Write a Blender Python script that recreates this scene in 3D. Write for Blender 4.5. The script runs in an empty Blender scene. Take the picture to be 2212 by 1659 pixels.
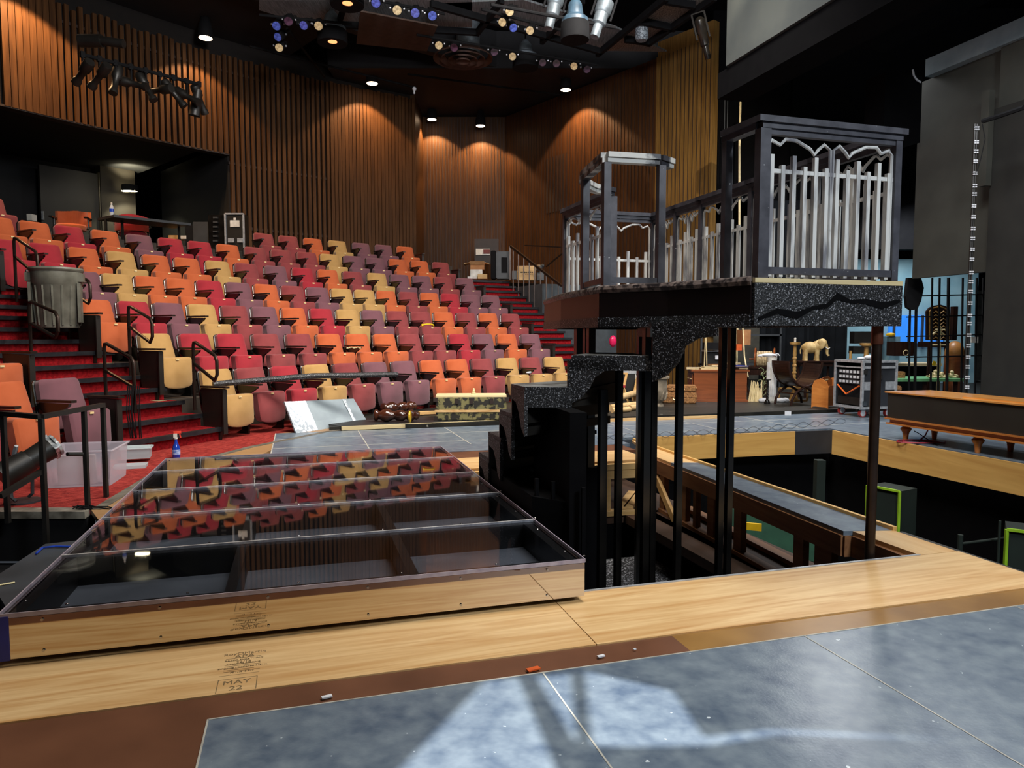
import bpy, bmesh, math, random
from mathutils import Vector, Matrix, Euler
R=math.radians; PI=math.pi
random.seed(7)
SC=bpy.context.scene
COL=SC.collection
# ---------- camera ----------
FPX=1550.0; TH=R(3.9); H=1.22
cam=bpy.data.cameras.new('camera'); cam.sensor_fit='HORIZONTAL'; cam.sensor_width=36.0
cam.lens=36.0*FPX/2212.0; cam.clip_start=0.02; cam.clip_end=200
co=bpy.data.objects.new('camera',cam); COL.objects.link(co)
co.location=(0,0,H); co.rotation_euler=(PI/2-TH,0,0); SC.camera=co
# ---------- world, exposure ----------
w=bpy.data.worlds.new('world'); SC.world=w; w.use_nodes=True
w.node_tree.nodes['Background'].inputs[0].default_value=(0.75,0.85,1,1)
w.node_tree.nodes['Background'].inputs[1].default_value=0.035
SC.view_settings.view_transform='Standard'; SC.view_settings.look='None'
SC.view_settings.exposure=0.35; SC.view_settings.gamma=1.0
try: SC.view_settings.use_curve_mapping=False
except Exception: pass
# ---------- lamps standing in for the hall's work lights, some added as fill ----------
def lamp(kind,loc,energy,col=(1,1,1),size=0.5,aim=None,angle=60,blend=0.3,sy=None,spread=None):
    l=bpy.data.lights.new('lamp_light',kind); l.energy=energy; l.color=col
    if kind=='AREA':
        l.shape='RECTANGLE' if sy else 'DISK'; l.size=size
        if sy: l.size_y=sy
        if spread: l.spread=R(spread)
    elif kind=='SPOT':
        l.spot_size=R(angle); l.spot_blend=blend; l.shadow_soft_size=size
    else: l.shadow_soft_size=size
    o=bpy.data.objects.new('lamp_light',l); COL.objects.link(o); o.location=loc
    if aim is not None:
        o.rotation_euler=(Vector(aim)-Vector(loc)).to_track_quat('-Z','Y').to_euler()
    return o
lamp('AREA',(1.2,3.6,7.0),330,(1,0.93,0.84),2.2,aim=(0.2,5.0,0),sy=2.2)
lamp('AREA',(-1.0,6.5,7.1),240,(1,0.92,0.82),1.6,aim=(-3.5,11.0,0),sy=1.6,spread=130)
lamp('AREA',(2.0,8.5,7.1),210,(1,0.93,0.84),1.6,aim=(0.5,13,0),sy=1.6,spread=120)
lamp('AREA',(9.0,16.0,3.6),60,(0.9,0.96,1),1.0,aim=(9.5,17.6,1.5))  # added lamp to lighten the pale blue backstage wall
lamp('AREA',(4.6,-2.2,6.2),420,(0.86,0.94,1),1.4,aim=(2.2,4.0,0.5),sy=1.4)
lamp('AREA',(6.5,13.0,5.6),260,(0.97,0.98,1),1.6,aim=(5.0,12.5,0),sy=1.6)
lamp('AREA',(0.6,3.0,5.6),190,(0.95,0.95,1),1.4,aim=(0.2,10.5,8.6),spread=110)  # added uplight out of frame, standing in for bounce onto the ceiling
lamp('SPOT',(3.5,9.5,7.3),1100,(1,0.88,0.68),0.02,aim=(4.1,16.4,4.2),angle=50,blend=.9)  # added spot to brighten the golden end of the right wall
lamp('AREA',(5.0,8.0,5.0),140,(0.95,0.97,1),1.2,aim=(5.4,8.3,0),sy=1.2)

# spot behind the camera, cut by added blockers into a patch on the near floor
PL0=Vector((1.5,-1.0,5.0))
lamp('SPOT',PL0,3000,(0.97,0.98,1),0.014,aim=(0.05,2.05,0),angle=26,blend=.55)
# ---------- pixel helpers ----------
ct,st=math.cos(TH),math.sin(TH)
def ray(px,py):
    x=(px-1106)/FPX; u=(829.5-py)/FPX
    return Vector((x,ct+u*st,-st+u*ct))
def Z(px,py,z=0.0):
    d=ray(px,py); return Vector((0,0,H))+d*((z-H)/d.z)
def Y(px,py,y):
    d=ray(px,py); return Vector((0,0,H))+d*(y/d.y)
YAW=R(16.5); U=Vector((math.cos(YAW),math.sin(YAW),0)); V=Vector((-math.sin(YAW),math.cos(YAW),0))
def S(u,v,z=0.0):
    p=U*u+V*v; return Vector((p.x,p.y,z))
def SU(px,u,z=0.0):      # point on stage line u=const seen in pixel column px
    k=(px-1106)/FPX
    v=(U.x*u-k*U.y*u)/(k*V.y-V.x); return S(u,v,z)
def SV(px,v,z=0.0):
    k=(px-1106)/FPX
    u=(k*V.y*v-V.x*v)/(U.x-k*U.y); return S(u,v,z)
# ---------- objects ----------
CNT={}
def tag(o,label=None,cat=None,group=None,kind=None):
    if label: o['label']=label
    if cat: o['category']=cat
    if group: o['group']=group
    if kind: o['kind']=kind
    return o
def thing(name,label,cat,loc=(0,0,0),rot=0,group=None):
    o=bpy.data.objects.new(name,None); COL.objects.link(o); o.empty_display_size=.1
    o.location=loc; o.rotation_euler=(0,0,rot) if not isinstance(rot,(tuple,list)) else rot
    return tag(o,label,cat,group)
class MB:
    def __init__(s): s.v=[]; s.f=[]; s.m=[]; s.mi=0
    def add(s,vs,fs):
        n=len(s.v); s.v+= [Vector(v) for v in vs]; s.f+=[[i+n for i in f] for f in fs]; s.m+=[s.mi]*len(fs); return s
    def hexa(s,b,t):
        return s.add(list(b)+list(t),[[3,2,1,0],[4,5,6,7],[0,1,5,4],[1,2,6,5],[2,3,7,6],[3,0,4,7]])
    def box(s,c,d,rot=0,M=None):
        x,y,z=d[0]/2,d[1]/2,d[2]/2
        q=[Vector(p) for p in [(-x,-y,-z),(x,-y,-z),(x,y,-z),(-x,y,-z),(-x,-y,z),(x,-y,z),(x,y,z),(-x,y,z)]]
        if M is None: M=Matrix.Rotation(rot,3,'Z') if not isinstance(rot,(tuple,list)) else Euler(rot).to_matrix()
        c=Vector(c); q=[M@p+c for p in q]; return s.hexa(q[:4],q[4:])
    def b2(s,a,b):
        return s.box([(a[i]+b[i])/2 for i in range(3)],[abs(a[i]-b[i]) for i in range(3)])
    def uv(s,u0,u1,v0,v1,z0,z1):
        return s.hexa([S(u0,v0,z0),S(u1,v0,z0),S(u1,v1,z0),S(u0,v1,z0)],[S(u0,v0,z1),S(u1,v0,z1),S(u1,v1,z1),S(u0,v1,z1)])
    def prism(s,pts,z0,z1):
        n=len(pts); b=[(p[0],p[1],z0) for p in pts]; t=[(p[0],p[1],z1) for p in pts]
        a=sum(pts[i][0]*pts[(i+1)%n][1]-pts[(i+1)%n][0]*pts[i][1] for i in range(n))
        if a<0: b.reverse(); t.reverse()
        return s.add(b+t,[list(range(n))[::-1],list(range(n,2*n))]+[[i,(i+1)%n,(i+1)%n+n,i+n] for i in range(n)])
    def slab(s,pts,nrm,th):          # planar outline extruded along nrm
        n=len(pts); k=Vector(nrm)*th; a=[Vector(p) for p in pts]
        return s.add(a+[p+k for p in a],[list(range(n)),list(range(n,2*n))[::-1]]+[[(i+1)%n,i,i+n,(i+1)%n+n] for i in range(n)])
    def ring(s,c,ax,r,n,ref=None):
        ax=Vector(ax).normalized(); a=Vector((0,0,1)) if abs(ax.z)<.9 else Vector((1,0,0))
        if ref is not None: a=ref
        e1=ax.cross(a).normalized(); e2=ax.cross(e1)
        return [Vector(c)+e1*(r*math.cos(2*PI*i/n))+e2*(r*math.sin(2*PI*i/n)) for i in range(n)]
    def cyl(s,a,b,r,r2=None,n=12):
        a,b=Vector(a),Vector(b); r2=r if r2 is None else r2
        ra=s.ring(a,b-a,r,n); rb=s.ring(b,b-a,r2,n)
        return s.add(ra+rb,[list(range(n)),list(range(n,2*n))[::-1]]+[[(i+1)%n,i,i+n,(i+1)%n+n] for i in range(n)])
    def tube(s,pts,r,n=8,closed=False):
        pts=[Vector(p) for p in pts]; m=len(pts); vs=[]; ref=None
        for i,p in enumerate(pts):
            if closed: d=pts[(i+1)%m]-pts[i-1]
            else: d=(pts[min(i+1,m-1)]-pts[max(i-1,0)])
            if d.length<1e-9: d=Vector((0,0,1))
            d.normalize()
            if ref is None: ref=Vector((0,0,1)) if abs(d.z)<.9 else Vector((1,0,0))
            e1=d.cross(ref).normalized(); e2=d.cross(e1); ref=-e2
            rr=r[i] if isinstance(r,(list,tuple)) else r
            vs+=[p+e1*(rr*math.cos(2*PI*k/n))+e2*(rr*math.sin(2*PI*k/n)) for k in range(n)]
        fs=[]
        for i in range(m if closed else m-1):
            j=(i+1)%m
            fs+=[[i*n+(k+1)%n,i*n+k,j*n+k,j*n+(k+1)%n] for k in range(n)]
        if not closed: fs+=[list(range(n)),[(m-1)*n+k for k in range(n)][::-1]]
        return s.add(vs,fs)
    def lathe(s,prof,c=(0,0,0),n=16,M=None):
        vs=[]; M=M or Matrix.Identity(3); c=Vector(c)
        for r,z in prof: vs+=[c+M@Vector((r*math.cos(2*PI*k/n),r*math.sin(2*PI*k/n),z)) for k in range(n)]
        fs=[[i*n+k,i*n+(k+1)%n,(i+1)*n+(k+1)%n,(i+1)*n+k] for i in range(len(prof)-1) for k in range(n)]
        fs+=[list(range(n))[::-1],[(len(prof)-1)*n+k for k in range(n)]]
        return s.add(vs,fs)
    def ball(s,c,r,n=12,m=8,M=None):
        r=(r,r,r) if not isinstance(r,(tuple,list)) else r
        vs=[];c=Vector(c);M=M or Matrix.Identity(3)
        for i in range(m+1):
            t=PI*i/m; t=min(max(t,.02),PI-.02)
            vs+=[c+M@Vector((r[0]*math.sin(t)*math.cos(2*PI*k/n),r[1]*math.sin(t)*math.sin(2*PI*k/n),-r[2]*math.cos(t))) for k in range(n)]
        fs=[[i*n+k,i*n+(k+1)%n,(i+1)*n+(k+1)%n,(i+1)*n+k] for i in range(m) for k in range(n)]
        fs+=[list(range(n))[::-1],[m*n+k for k in range(n)]]
        return s.add(vs,fs)
    def strip(s,a,b,w,zt):           # flat bar on a horizontal plane from a to b
        a,b=Vector(a),Vector(b); d=(b-a).normalized(); n=Vector((-d.y,d.x,0))*w/2
        return s.hexa([a-n,b-n,b+n,a+n],[p+Vector((0,0,zt)) for p in (a-n,b-n,b+n,a+n)])
    def bar(s,a,b,w,h,up=(0,0,1)):   # rectangular bar between two points
        a,b=Vector(a),Vector(b); d=(b-a).normalized(); up=Vector(up)
        n=d.cross(up)
        if n.length<1e-4: n=d.cross(Vector((1,0,0)))
        n.normalize(); q=n.cross(d).normalized()
        o=[(-w/2,-h/2),(w/2,-h/2),(w/2,h/2),(-w/2,h/2)]
        return s.hexa([a+n*x+q*y for x,y in o],[b+n*x+q*y for x,y in o])
def obj(name,mb,mats,parent=None,world=False,smooth=False,bevel=0,auto=None):
    me=bpy.data.meshes.new(name); vs=mb.v
    if world and parent is not None:
        M=(Matrix.Translation(parent.location)@parent.rotation_euler.to_matrix().to_4x4()).inverted()
        vs=[M@v for v in vs]
    loc=None
    if parent is None and vs:
        lo=Vector([min(v[i] for v in vs) for i in range(3)]); hi=Vector([max(v[i] for v in vs) for i in range(3)])
        loc=(lo+hi)/2; loc.z=lo.z; vs=[v-loc for v in vs]
    me.from_pydata([tuple(v) for v in vs],[],mb.f)
    if not isinstance(mats,(list,tuple)): mats=[mats]
    for m in mats: me.materials.append(m)
    for i,p in enumerate(me.polygons):
        p.material_index=mb.m[i] if len(mats)>1 else 0
        p.use_smooth=smooth
    bm=bmesh.new(); bm.from_mesh(me); bmesh.ops.recalc_face_normals(bm,faces=bm.faces)
    if bevel: 
        bmesh.ops.bevel(bm,geom=[e for e in bm.edges if len(e.link_faces)==2 and e.calc_face_angle(0)>.6],offset=bevel,segments=2,affect='EDGES',clamp_overlap=True)
    bm.to_mesh(me); bm.free(); me.update()
    if smooth:
        try: me.set_sharp_from_angle(angle=R(40))
        except Exception: pass
    o=bpy.data.objects.new(name,me); COL.objects.link(o)
    if loc is not None: o.location=loc
    if parent is not None: o.parent=parent
    return o
def one(name,mb,m,label,cat,group=None,**k): return tag(obj(name,mb,m,**k),label,cat,group)
def struct(name,mb,m,**k): return tag(obj(name,mb,m,**k),kind='structure')
def copy_tree(o,parent=None):
    c=o.copy(); COL.objects.link(c)
    if parent is not None: c.parent=parent
    for ch in list(o.children): copy_tree(ch,c)
    return c
# ---------- materials ----------
def lin(c):
    if isinstance(c,str): c=[int(c[i:i+2],16) for i in (0,2,4)]
    return tuple(((x/255)/12.92 if x/255<=.04045 else ((x/255+.055)/1.055)**2.4) for x in c)+(1,)
def mat(name,c1,c2=None,rough=.6,metal=0,scale=8,stretch=(1,1,1),bump=0,detail=4,lo=.35,hi=.65,spec=.5,coat=0,speck=None,emit=None,estr=0,bscale=None,sheen=0,thr=.72,sscale=None):
    m=bpy.data.materials.new(name); m.use_nodes=True; nt=m.node_tree; N=nt.nodes; L=nt.links
    b=N['Principled BSDF']; b.inputs['Roughness'].default_value=rough; b.inputs['Metallic'].default_value=metal
    b.inputs['Specular IOR Level'].default_value=spec
    if coat: b.inputs['Coat Weight'].default_value=coat; b.inputs['Coat Roughness'].default_value=.15
    if sheen: b.inputs['Sheen Weight'].default_value=sheen
    c1=lin(c1); c2=lin(c2) if c2 else tuple(x*.82 for x in c1[:3])+(1,)
    tc=N.new('ShaderNodeTexCoord'); mp=N.new('ShaderNodeMapping'); mp.inputs['Scale'].default_value=stretch
    L.new(tc.outputs['Object'],mp.inputs[0])
    nz=N.new('ShaderNodeTexNoise'); nz.inputs['Scale'].default_value=scale; nz.inputs['Detail'].default_value=detail
    L.new(mp.outputs[0],nz.inputs['Vector'])
    cr=N.new('ShaderNodeValToRGB'); cr.color_ramp.elements[0].position=lo; cr.color_ramp.elements[1].position=hi
    cr.color_ramp.elements[0].color=c1; cr.color_ramp.elements[1].color=c2
    L.new(nz.outputs['Fac'],cr.inputs[0]); out=cr.outputs[0]
    if speck:
        n2=N.new('ShaderNodeTexNoise'); n2.inputs['Scale'].default_value=sscale or scale*12; n2.inputs['Detail'].default_value=2
        L.new(tc.outputs['Object'],n2.inputs['Vector'])
        r2=N.new('ShaderNodeValToRGB'); r2.color_ramp.elements[0].position=thr; r2.color_ramp.elements[1].position=thr+.04
        L.new(n2.outputs['Fac'],r2.inputs[0]); mx=N.new('ShaderNodeMix'); mx.data_type='RGBA'
        L.new(r2.outputs[0],mx.inputs[0]); L.new(out,mx.inputs[6]); mx.inputs[7].default_value=lin(speck); out=mx.outputs[2]
    L.new(out,b.inputs['Base Color'])
    if bump:
        bp=N.new('ShaderNodeBump'); bp.inputs['Strength'].default_value=bump; bp.inputs['Distance'].default_value=.01
        n3=N.new('ShaderNodeTexNoise'); n3.inputs['Scale'].default_value=bscale or scale*4; n3.inputs['Detail'].default_value=5
        L.new(mp.outputs[0],n3.inputs['Vector']); L.new(n3.outputs['Fac'],bp.inputs['Height']); L.new(bp.outputs[0],b.inputs['Normal'])
    if emit: b.inputs['Emission Color'].default_value=lin(emit); b.inputs['Emission Strength'].default_value=estr
    return m
def wood(name,c1,c2,rough=.5,scale=3,ax='u',bump=.05,coat=0,knots=None,spec=.5):
    """grain stretched along stage U ('u'), V ('v'), or vertical ('z'), via rotated mapping"""
    m=mat(name,c1,c2,rough,scale=scale,detail=8,lo=.3,hi=.7,bump=bump,coat=coat,spec=.12 if ax=='z' else spec)
    mp=[n for n in m.node_tree.nodes if n.type=='MAPPING'][0]; mp.vector_type='TEXTURE'
    if ax=='u': mp.inputs['Rotation'].default_value=(0,0,YAW); mp.inputs['Scale'].default_value=(6,.45,.45)
    elif ax=='v': mp.inputs['Rotation'].default_value=(0,0,YAW); mp.inputs['Scale'].default_value=(.45,6,.45)
    elif ax=='z': mp.inputs['Scale'].default_value=(.3,.3,6)
    elif ax=='x': mp.inputs['Scale'].default_value=(6,.4,.4)
    nz=[n for n in m.node_tree.nodes if n.type=='TEX_NOISE'][0]; nz.inputs['Distortion'].default_value=2.2
    return m
MT=dict(
 black=mat('black_paint','14120f','1c1a18',.45,scale=6),
 blackm=mat('matte_black','0b0b0d','121214',.85,scale=4,spec=.2),
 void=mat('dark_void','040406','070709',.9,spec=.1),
 gloss=mat('black_gloss','0c0b0b','181614',.22,scale=5),
 bronze=mat('dark_bronze_metal','2b211c','3a2d26',.35,metal=.6,scale=9),
 texblack=mat('splattered_black','09090b','17171a',.5,scale=9,speck='909096',thr=.60,sscale=130,bump=.6,bscale=70),
 graytop=mat('splattered_sheen_top','8d9090','4a4a48',.4,scale=5,speck='b5b7b8',thr=.68,sscale=30),  # pale splatter, with the sheen of grazing light put into the colour
 chrome=mat('chrome','c9c9c9','a8a8a8',.18,metal=1),
 alu=mat('aluminium','b9bcc0','9a9da2',.35,metal=.35,scale=20),
 gold=mat('brass_plate','f0dcae','dcc088',.35,metal=.1),
 white=mat('white_paint','d8d6d0','bdbab2',.6,scale=10),
 blue=mat('blue_plastic','1d46b8','1a3ca0',.35),
 navy=mat('navy_tape','1a2a8c','142070',.5),
 stagefl=mat('grey_painted_hardboard','76828c','4a586a',.30,scale=13,detail=12,lo=.28,hi=.74,speck='c3ccd2',thr=.735,sscale=34,bump=.06,bscale=90),
 brownfl=mat('brown_hardboard','6d4631','5a3826',.42,scale=3,detail=6,bump=.03),
 amberfl=mat('amber_hardboard','97703a','7a5626',.35,scale=3,detail=6),
 carpet=mat('red_carpet','a23c35','7c2624',.95,scale=22,detail=10,bump=.8,bscale=150,speck='c98a86',thr=.73,sscale=45,spec=.1),
 carpetd=mat('red_carpet_riser','98191f','6d0f14',.95,scale=30,detail=6,bump=.8,bscale=250,spec=.1),
 ply=wood('plywood','debd8a','bd8e56',.45,5,'u'),
 plyv=wood('plywood_cross','dcb984','c99a60',.45,2.2,'v'),
 plye=wood('plywood_edge','dcae62','c4924c',.5,3,'u'),
 plyev=wood('plywood_edge_cross','deb268','c69652',.5,3,'v'),
 lumber=wood('lumber','94653f','754a2b',.6,3,'v'),
 pine=wood('pine','d9b27a','c49858',.55,3,'u'),
 cream=wood('cream_wood','dccba0','c7b384',.5,3,'u'),
 oak=wood('orange_oak','cf8642','a8602a',.35,3,'v',coat=.2),
 oaktop=wood('oak_top','e0a052','c0782f',.28,3,'v',coat=.4),
 walnut=wood('red_walnut','8c4c26','643213',.3,3,'x',coat=.3),
 darkwood=wood('dark_wood','33201a','1f1310',.35,4,'z',coat=.2),
 slat=wood('slat_wood','563a22','3a2617',.5,3,'z'),
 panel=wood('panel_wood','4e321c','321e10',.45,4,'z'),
 panelf=wood('far_panel_wood','4a3018','301d0f',.5,4,'z'),  # same panel wood toned darker, the far wall's weaker light put into its colour
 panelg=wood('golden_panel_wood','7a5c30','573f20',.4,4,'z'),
 railing=mat('worn_dark_paint','4a4a52','34343c',.45,scale=12,speck='a8a8ac',thr=.74,sscale=40),
 whitewash=mat('whitewashed_paint','cfcecb','75747a',.55,scale=14,stretch=(1,1,.25),lo=.46,hi=.66),
 fascia=mat('dark_fascia','1a100f','110c0c',.35,scale=4),
 redbrown=mat('dark_red_brown','2a1815','1f110f',.45,scale=4),
 masking=mat('masking_grey','474740','3c3c36',.8,scale=2),
 masking2=mat('masking_dark','262521','1e1d1a',.85,scale=3),
 teal=mat('grey_blue_flat','8a999f','76858c',.7,scale=3),
 wagon=mat('splattered_grey_black','2c2c2f','161618',.5,scale=6,speck='a6a6aa',thr=.55,sscale=60,bump=.5,bscale=60),  # greyer black with denser specks than the other splatter
 screen=mat('pale_grey_flat','3c4143','4e5250',.6,scale=1.2),
 canvas=mat('black_curtain','0d0f12','14171b',.9,scale=3,spec=.15),
 cloudy=mat('clear_plastic_body','c9c4cc','b7b2bd',.3,scale=5),
 bin=mat('grey_bin_plastic','6f6e63','55544a',.5,scale=6),
 kraft=mat('kraft_paper','c9a878','b2905f',.8,scale=6),
 stone=mat('aged_stone','8d8170','6a6050',.8,scale=9,bump=.4),
 ivory=mat('cream_statue','cdb27c','a3844e',.6,scale=10,bump=.3),
 wicker=mat('wicker','a87844','6a4424',.7,scale=50,bump=.8,bscale=120),
 rope=mat('rope','bfa984','8f7b58',.8,scale=40,bump=.6,bscale=120),
 camo=mat('camouflage_cloth','7a744a','23211b',.7,scale=11,lo=.47,hi=.53),
 damask=mat('pattern_cloth','d8d0c8','181418',.6,scale=18,lo=.48,hi=.52),
 leather=mat('tan_leather','b07a42','8a5a2c',.4,scale=6),
 greenp=mat('lime_paint','9bc92c','86b022',.5),
 dgreen=mat('dark_green_board','12221c','0d1a15',.8,scale=3),
 green=mat('pale_green_table','5f9a68','4f8858',.5),
 yellow=mat('yellow_plastic','d8b020','c49a10',.4),
 red=mat('red_plastic','b02018','9a1810',.4),
 orange=mat('orange_plastic','d05a20','b84812',.5),
 cloth=mat('white_cloth','d9dade','b8bac0',.8,scale=8),
 pinkred=mat('pink_balloon','c01850','a81040',.3),
 dgrey=mat('dark_grey_metal','33363a','2a2d30',.5,scale=4),
 casegrey=mat('flight_case_panel','2c2e33','24262a',.5,scale=4),
 vinyl=mat('ply_stamp_ink','6a5235','5a4428',.8),
 ink=mat('stamp_ink','86704e','6e5a3c',.8),
 tape=mat('pale_tape','e3dbb0','d6cc9a',.6),
 silver=mat('foil','d8dde0','90969a',.3,scale=25,metal=.5,lo=.45,hi=.55),
 palegrey=mat('pale_grey_sheet','8d999f','7d8990',.4,scale=3),
 bluewin=mat('blue_window_light','2a78d0','2468c0',.5,emit='3080e0',estr=.55,scale=3),
 bluewall=mat('pale_blue_wall','8fb2bd','6f96a6',.7,scale=1.5),
 glow=mat('warm_lamp_glow','ffffff','ffffff',.5,emit='ffd8b0',estr=14),
 glow2=mat('sconce_glow','ffffff','ffffff',.5,emit='fff0c0',estr=22),
 louver=mat('orange_louver_glow','ffb070','ff9a60',.5,emit='ff9a60',estr=1.6),
 carton=mat('cardboard','a9764a','8d5e36',.8,scale=5),
 rust=mat('rusty_brown_metal','2a1c17','1f1511',.6,scale=6),
 duct=mat('galvanised_duct','7d868c','5a6268',.5,scale=8,metal=.5),
 deckm=mat('ribbed_steel_deck','8a8d8f','5c6062',.6,scale=60,stretch=(1,.05,.05)),
 book=mat('book_covers','b8a888','7a6a50',.7,scale=30,stretch=(1,6,1)),
 flood=mat('work_light_lens','f0e8d8','d8cdb8',.2,emit='fff0d8',estr=1.1),
 lensb=mat('blue_lens','5a6ac0','2a3060',.08,emit='5060c0',estr=.16,scale=20,spec=1),
 lensw=mat('clear_lens','c8b890','6a5a40',.08,emit='ffd8a0',estr=.22,scale=20,spec=1),
 lensp=mat('violet_lens','6a4860','3a2838',.1,spec=1),
)
FAB={'O':('orange','b65c36','a24c27'),'R':('red','9e2a34','842029'),'M':('maroon','863c3d','702f30'),'P':('purple','734a52','614047'),'T':('tan','b08a55','9c7845')}
for k,(n,a,b) in FAB.items(): MT['fab'+k]=mat(n+'_seat_fabric',a,b,.9,scale=3,bump=.15,bscale=400,sheen=.25,spec=.15)
# ================= STRUCTURE =================
C0=Vector((8.06,2.90,0)); R1=13.05; DR=.921; RISE=.4347
def arc(Rr,a,z=0): return Vector((C0.x+Rr*math.sin(a),C0.y+Rr*math.cos(a),z))
def az_hit(px,Rr):   # point of circle Rr in pixel column px, plus its angle
    k=(px-1106)/(FPX); k2=k
    a=k*k+1; b=-2*(k*C0.x+C0.y); c=C0.x**2+C0.y**2-Rr*Rr
    t=(-b+math.sqrt(b*b-4*a*c))/2/a
    return math.atan2(k*t-C0.x,t-C0.y)
def sector(mb,r0,r1,a0,a1,z0,z1,n=24):
    for i in range(n):
        p,q=a0+(a1-a0)*i/n,a0+(a1-a0)*(i+1)/n
        c=[arc(r0,p),arc(r0,q),arc(r1,q),arc(r1,p)]
        mb.hexa([(v.x,v.y,z0) for v in c],[(v.x,v.y,z1) for v in c])
    return mb
# ---- stage floor ----
TH_=.03
fl=MB(); HU=3.54
fl.mi=0
fl.uv(-.3,12,-4,2.38,-TH_,.004)                 # foreground hardboard
fl.uv(6.62,14,2.38,7.75,-TH_,.004)
fl.uv(3.54,14,7.75,9.3,-TH_,.004)
fl.uv(-.3,3.54,7.3,9.3,-TH_,.004)
fl.mi=1                                          # brown underlay
fl.uv(-9,-.3,-4,2.38,-TH_,0); fl.uv(-9,1.43,2.38,2.54,-TH_,0)
fl.uv(-.3,3.42,6.9,7.3,-TH_,0)
fl.mi=2
fl.uv(1.43,12,2.38,2.54,-TH_,0)
struct('floor',fl,[MT['stagefl'],MT['brownfl'],MT['amberfl']])
# pale worn seams between the hardboard sheets
sm=MB()
for u in (.82,1.94,3.06,4.2): sm.uv(u-.003,u+.003,-2,2.38,.002,.0055)
sm.uv(-.3,12,2.376,2.382,.002,.0056)
sm.uv(-.303,-.297,-2,2.38,.002,.0056)
for v in (8.05,8.75): sm.uv(-.3,8,v-.006,v+.006,.002,.0055)
for u in (.7,1.82,2.94,4.06,5.18,6.3): sm.uv(u-.006,u+.006,7.76,9.28,.002,.0055)
sm.uv(-.306,-.294,7.3,9.3,.002,.0056)
struct('trim_1',sm,mat('worn_edge_paint','b9b6ac','98958c',.6))
# wood and carpet left of the stage, along its curved edge
edge=[(197,1102),(278,1054),(340,1015),(400,998),(461,985),(535,966),(595,954),(700,933),(790,918),(860,908)]
E0=[Z(a,b) for a,b in edge]
cp=MB()
outer=[Vector((-14,E0[0].y+(i*.9),0)) for i,p in enumerate(E0)]
for i in range(len(E0)-1):
    cp.hexa([(*outer[i][:2],-.03),(*E0[i][:2],-.03),(*E0[i+1][:2],-.03),(*outer[i+1][:2],-.03)],[(*outer[i][:2],.0),(*E0[i][:2],0),(*E0[i+1][:2],0),(*outer[i+1][:2],0)])
a,b=E0[-1],outer[-1]
cp.prism([(a.x,a.y),(a.x+3,a.y+.9),(9,22),(-14,24),(b.x,b.y)],-.03,0)
struct('floor',cp,MT['carpet']).name='floor_carpet'
es=MB()
for i in range(len(E0)-1):
    d=(E0[i+1]-E0[i]).normalized(); n=Vector((d.y,-d.x,0))
    q=[E0[i]-n*.005,E0[i+1]-n*.005,E0[i+1]+n*.075,E0[i]+n*.075]
    es.hexa([(p.x,p.y,-.03) for p in q],[(p.x,p.y,.006) for p in q])
struct('trim_2',es,mat('worn_grey_edge','6f685c','4a453c',.7,scale=12))
wl=MB()
inn=[S(-1.1,4.75),S(-1.1,6.2),S(-1.1,6.4),S(-1.0,6.6),S(-.8,6.9),S(-.5,7.3),S(-.3,8.0),S(-.3,8.4),S(-.3,9),S(-.3,9.3)]
for i in range(len(E0)-1):
    q=[E0[i],inn[i],inn[i+1],E0[i+1]]
    wl.hexa([(p.x,p.y,-.03) for p in q],[(p.x,p.y,.002) for p in q])
wl.uv(-1.1,-.3,6.4,7.4,-.03,.001); wl.uv(-.35,1.27,6.3,6.95,-.03,.0)
struct('floor',wl,wood('worn_oak_floor','a8835a','8f6c46',.4,3,'u')).name='floor_wood'
# grey tongue of floor left of the glazed box, and the trench beside it
gl=MB()
P=[Z(0,1240),Z(98,1176),Z(172,1168),S(-1.0,4.6),S(-1.0,3.1),Z(0,1292),Z(-140,1330)]
gl.prism([(p.x,p.y) for p in P],-.05,.003)
struct('floor',gl,mat('dark_grey_floor','3c4248','2c3236',.5,scale=3)).name='floor_side'
bl=MB(); bl.uv(-3.5,-1.0,2.6,3.12,-.04,.0); struct('floor',bl,MT['pine']).name='floor_board'
# trench walls
tr=MB(); tr.b2((-9,4.9,-.35),(-2.95,5.0,-.04)); tr.b2((-9,4.2,-.75),(-2.6,4.95,-.38)); tr.b2((-9,2.0,-1.9),(-1.2,5.4,-1.8)); tr.b2((-2.75,4.3,-1.8),(-2.6,5.3,-.1))
struct('wall_left_trench',tr,MT['blackm'])
tl=MB(); tl.b2((-9,4.88,-.045),(-2.95,5.0,.004)); tl.b2((-9,4.18,-.40),(-2.62,4.26,-.36))
struct('trim_3',tl,mat('pale_worn_lip','8a8478','4a463e',.5,scale=8))
# ---- pits ----
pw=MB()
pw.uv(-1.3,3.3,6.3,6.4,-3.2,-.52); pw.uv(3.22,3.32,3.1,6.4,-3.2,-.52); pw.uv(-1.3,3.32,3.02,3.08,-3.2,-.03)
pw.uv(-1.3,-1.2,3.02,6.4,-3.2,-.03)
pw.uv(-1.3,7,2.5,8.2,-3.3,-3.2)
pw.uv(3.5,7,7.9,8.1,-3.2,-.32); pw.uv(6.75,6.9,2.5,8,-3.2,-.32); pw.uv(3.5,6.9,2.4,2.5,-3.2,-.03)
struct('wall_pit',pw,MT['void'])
led=MB(); led.uv(3.0,3.75,3.3,6.35,-.60,-.52); led.uv(.9,3.75,6.28,8.0,-.60,-.52)
struct('floor',led,wood('dim_ledge','4a3020','33200f',.7,3,'v')).name='floor_ledge'
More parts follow.
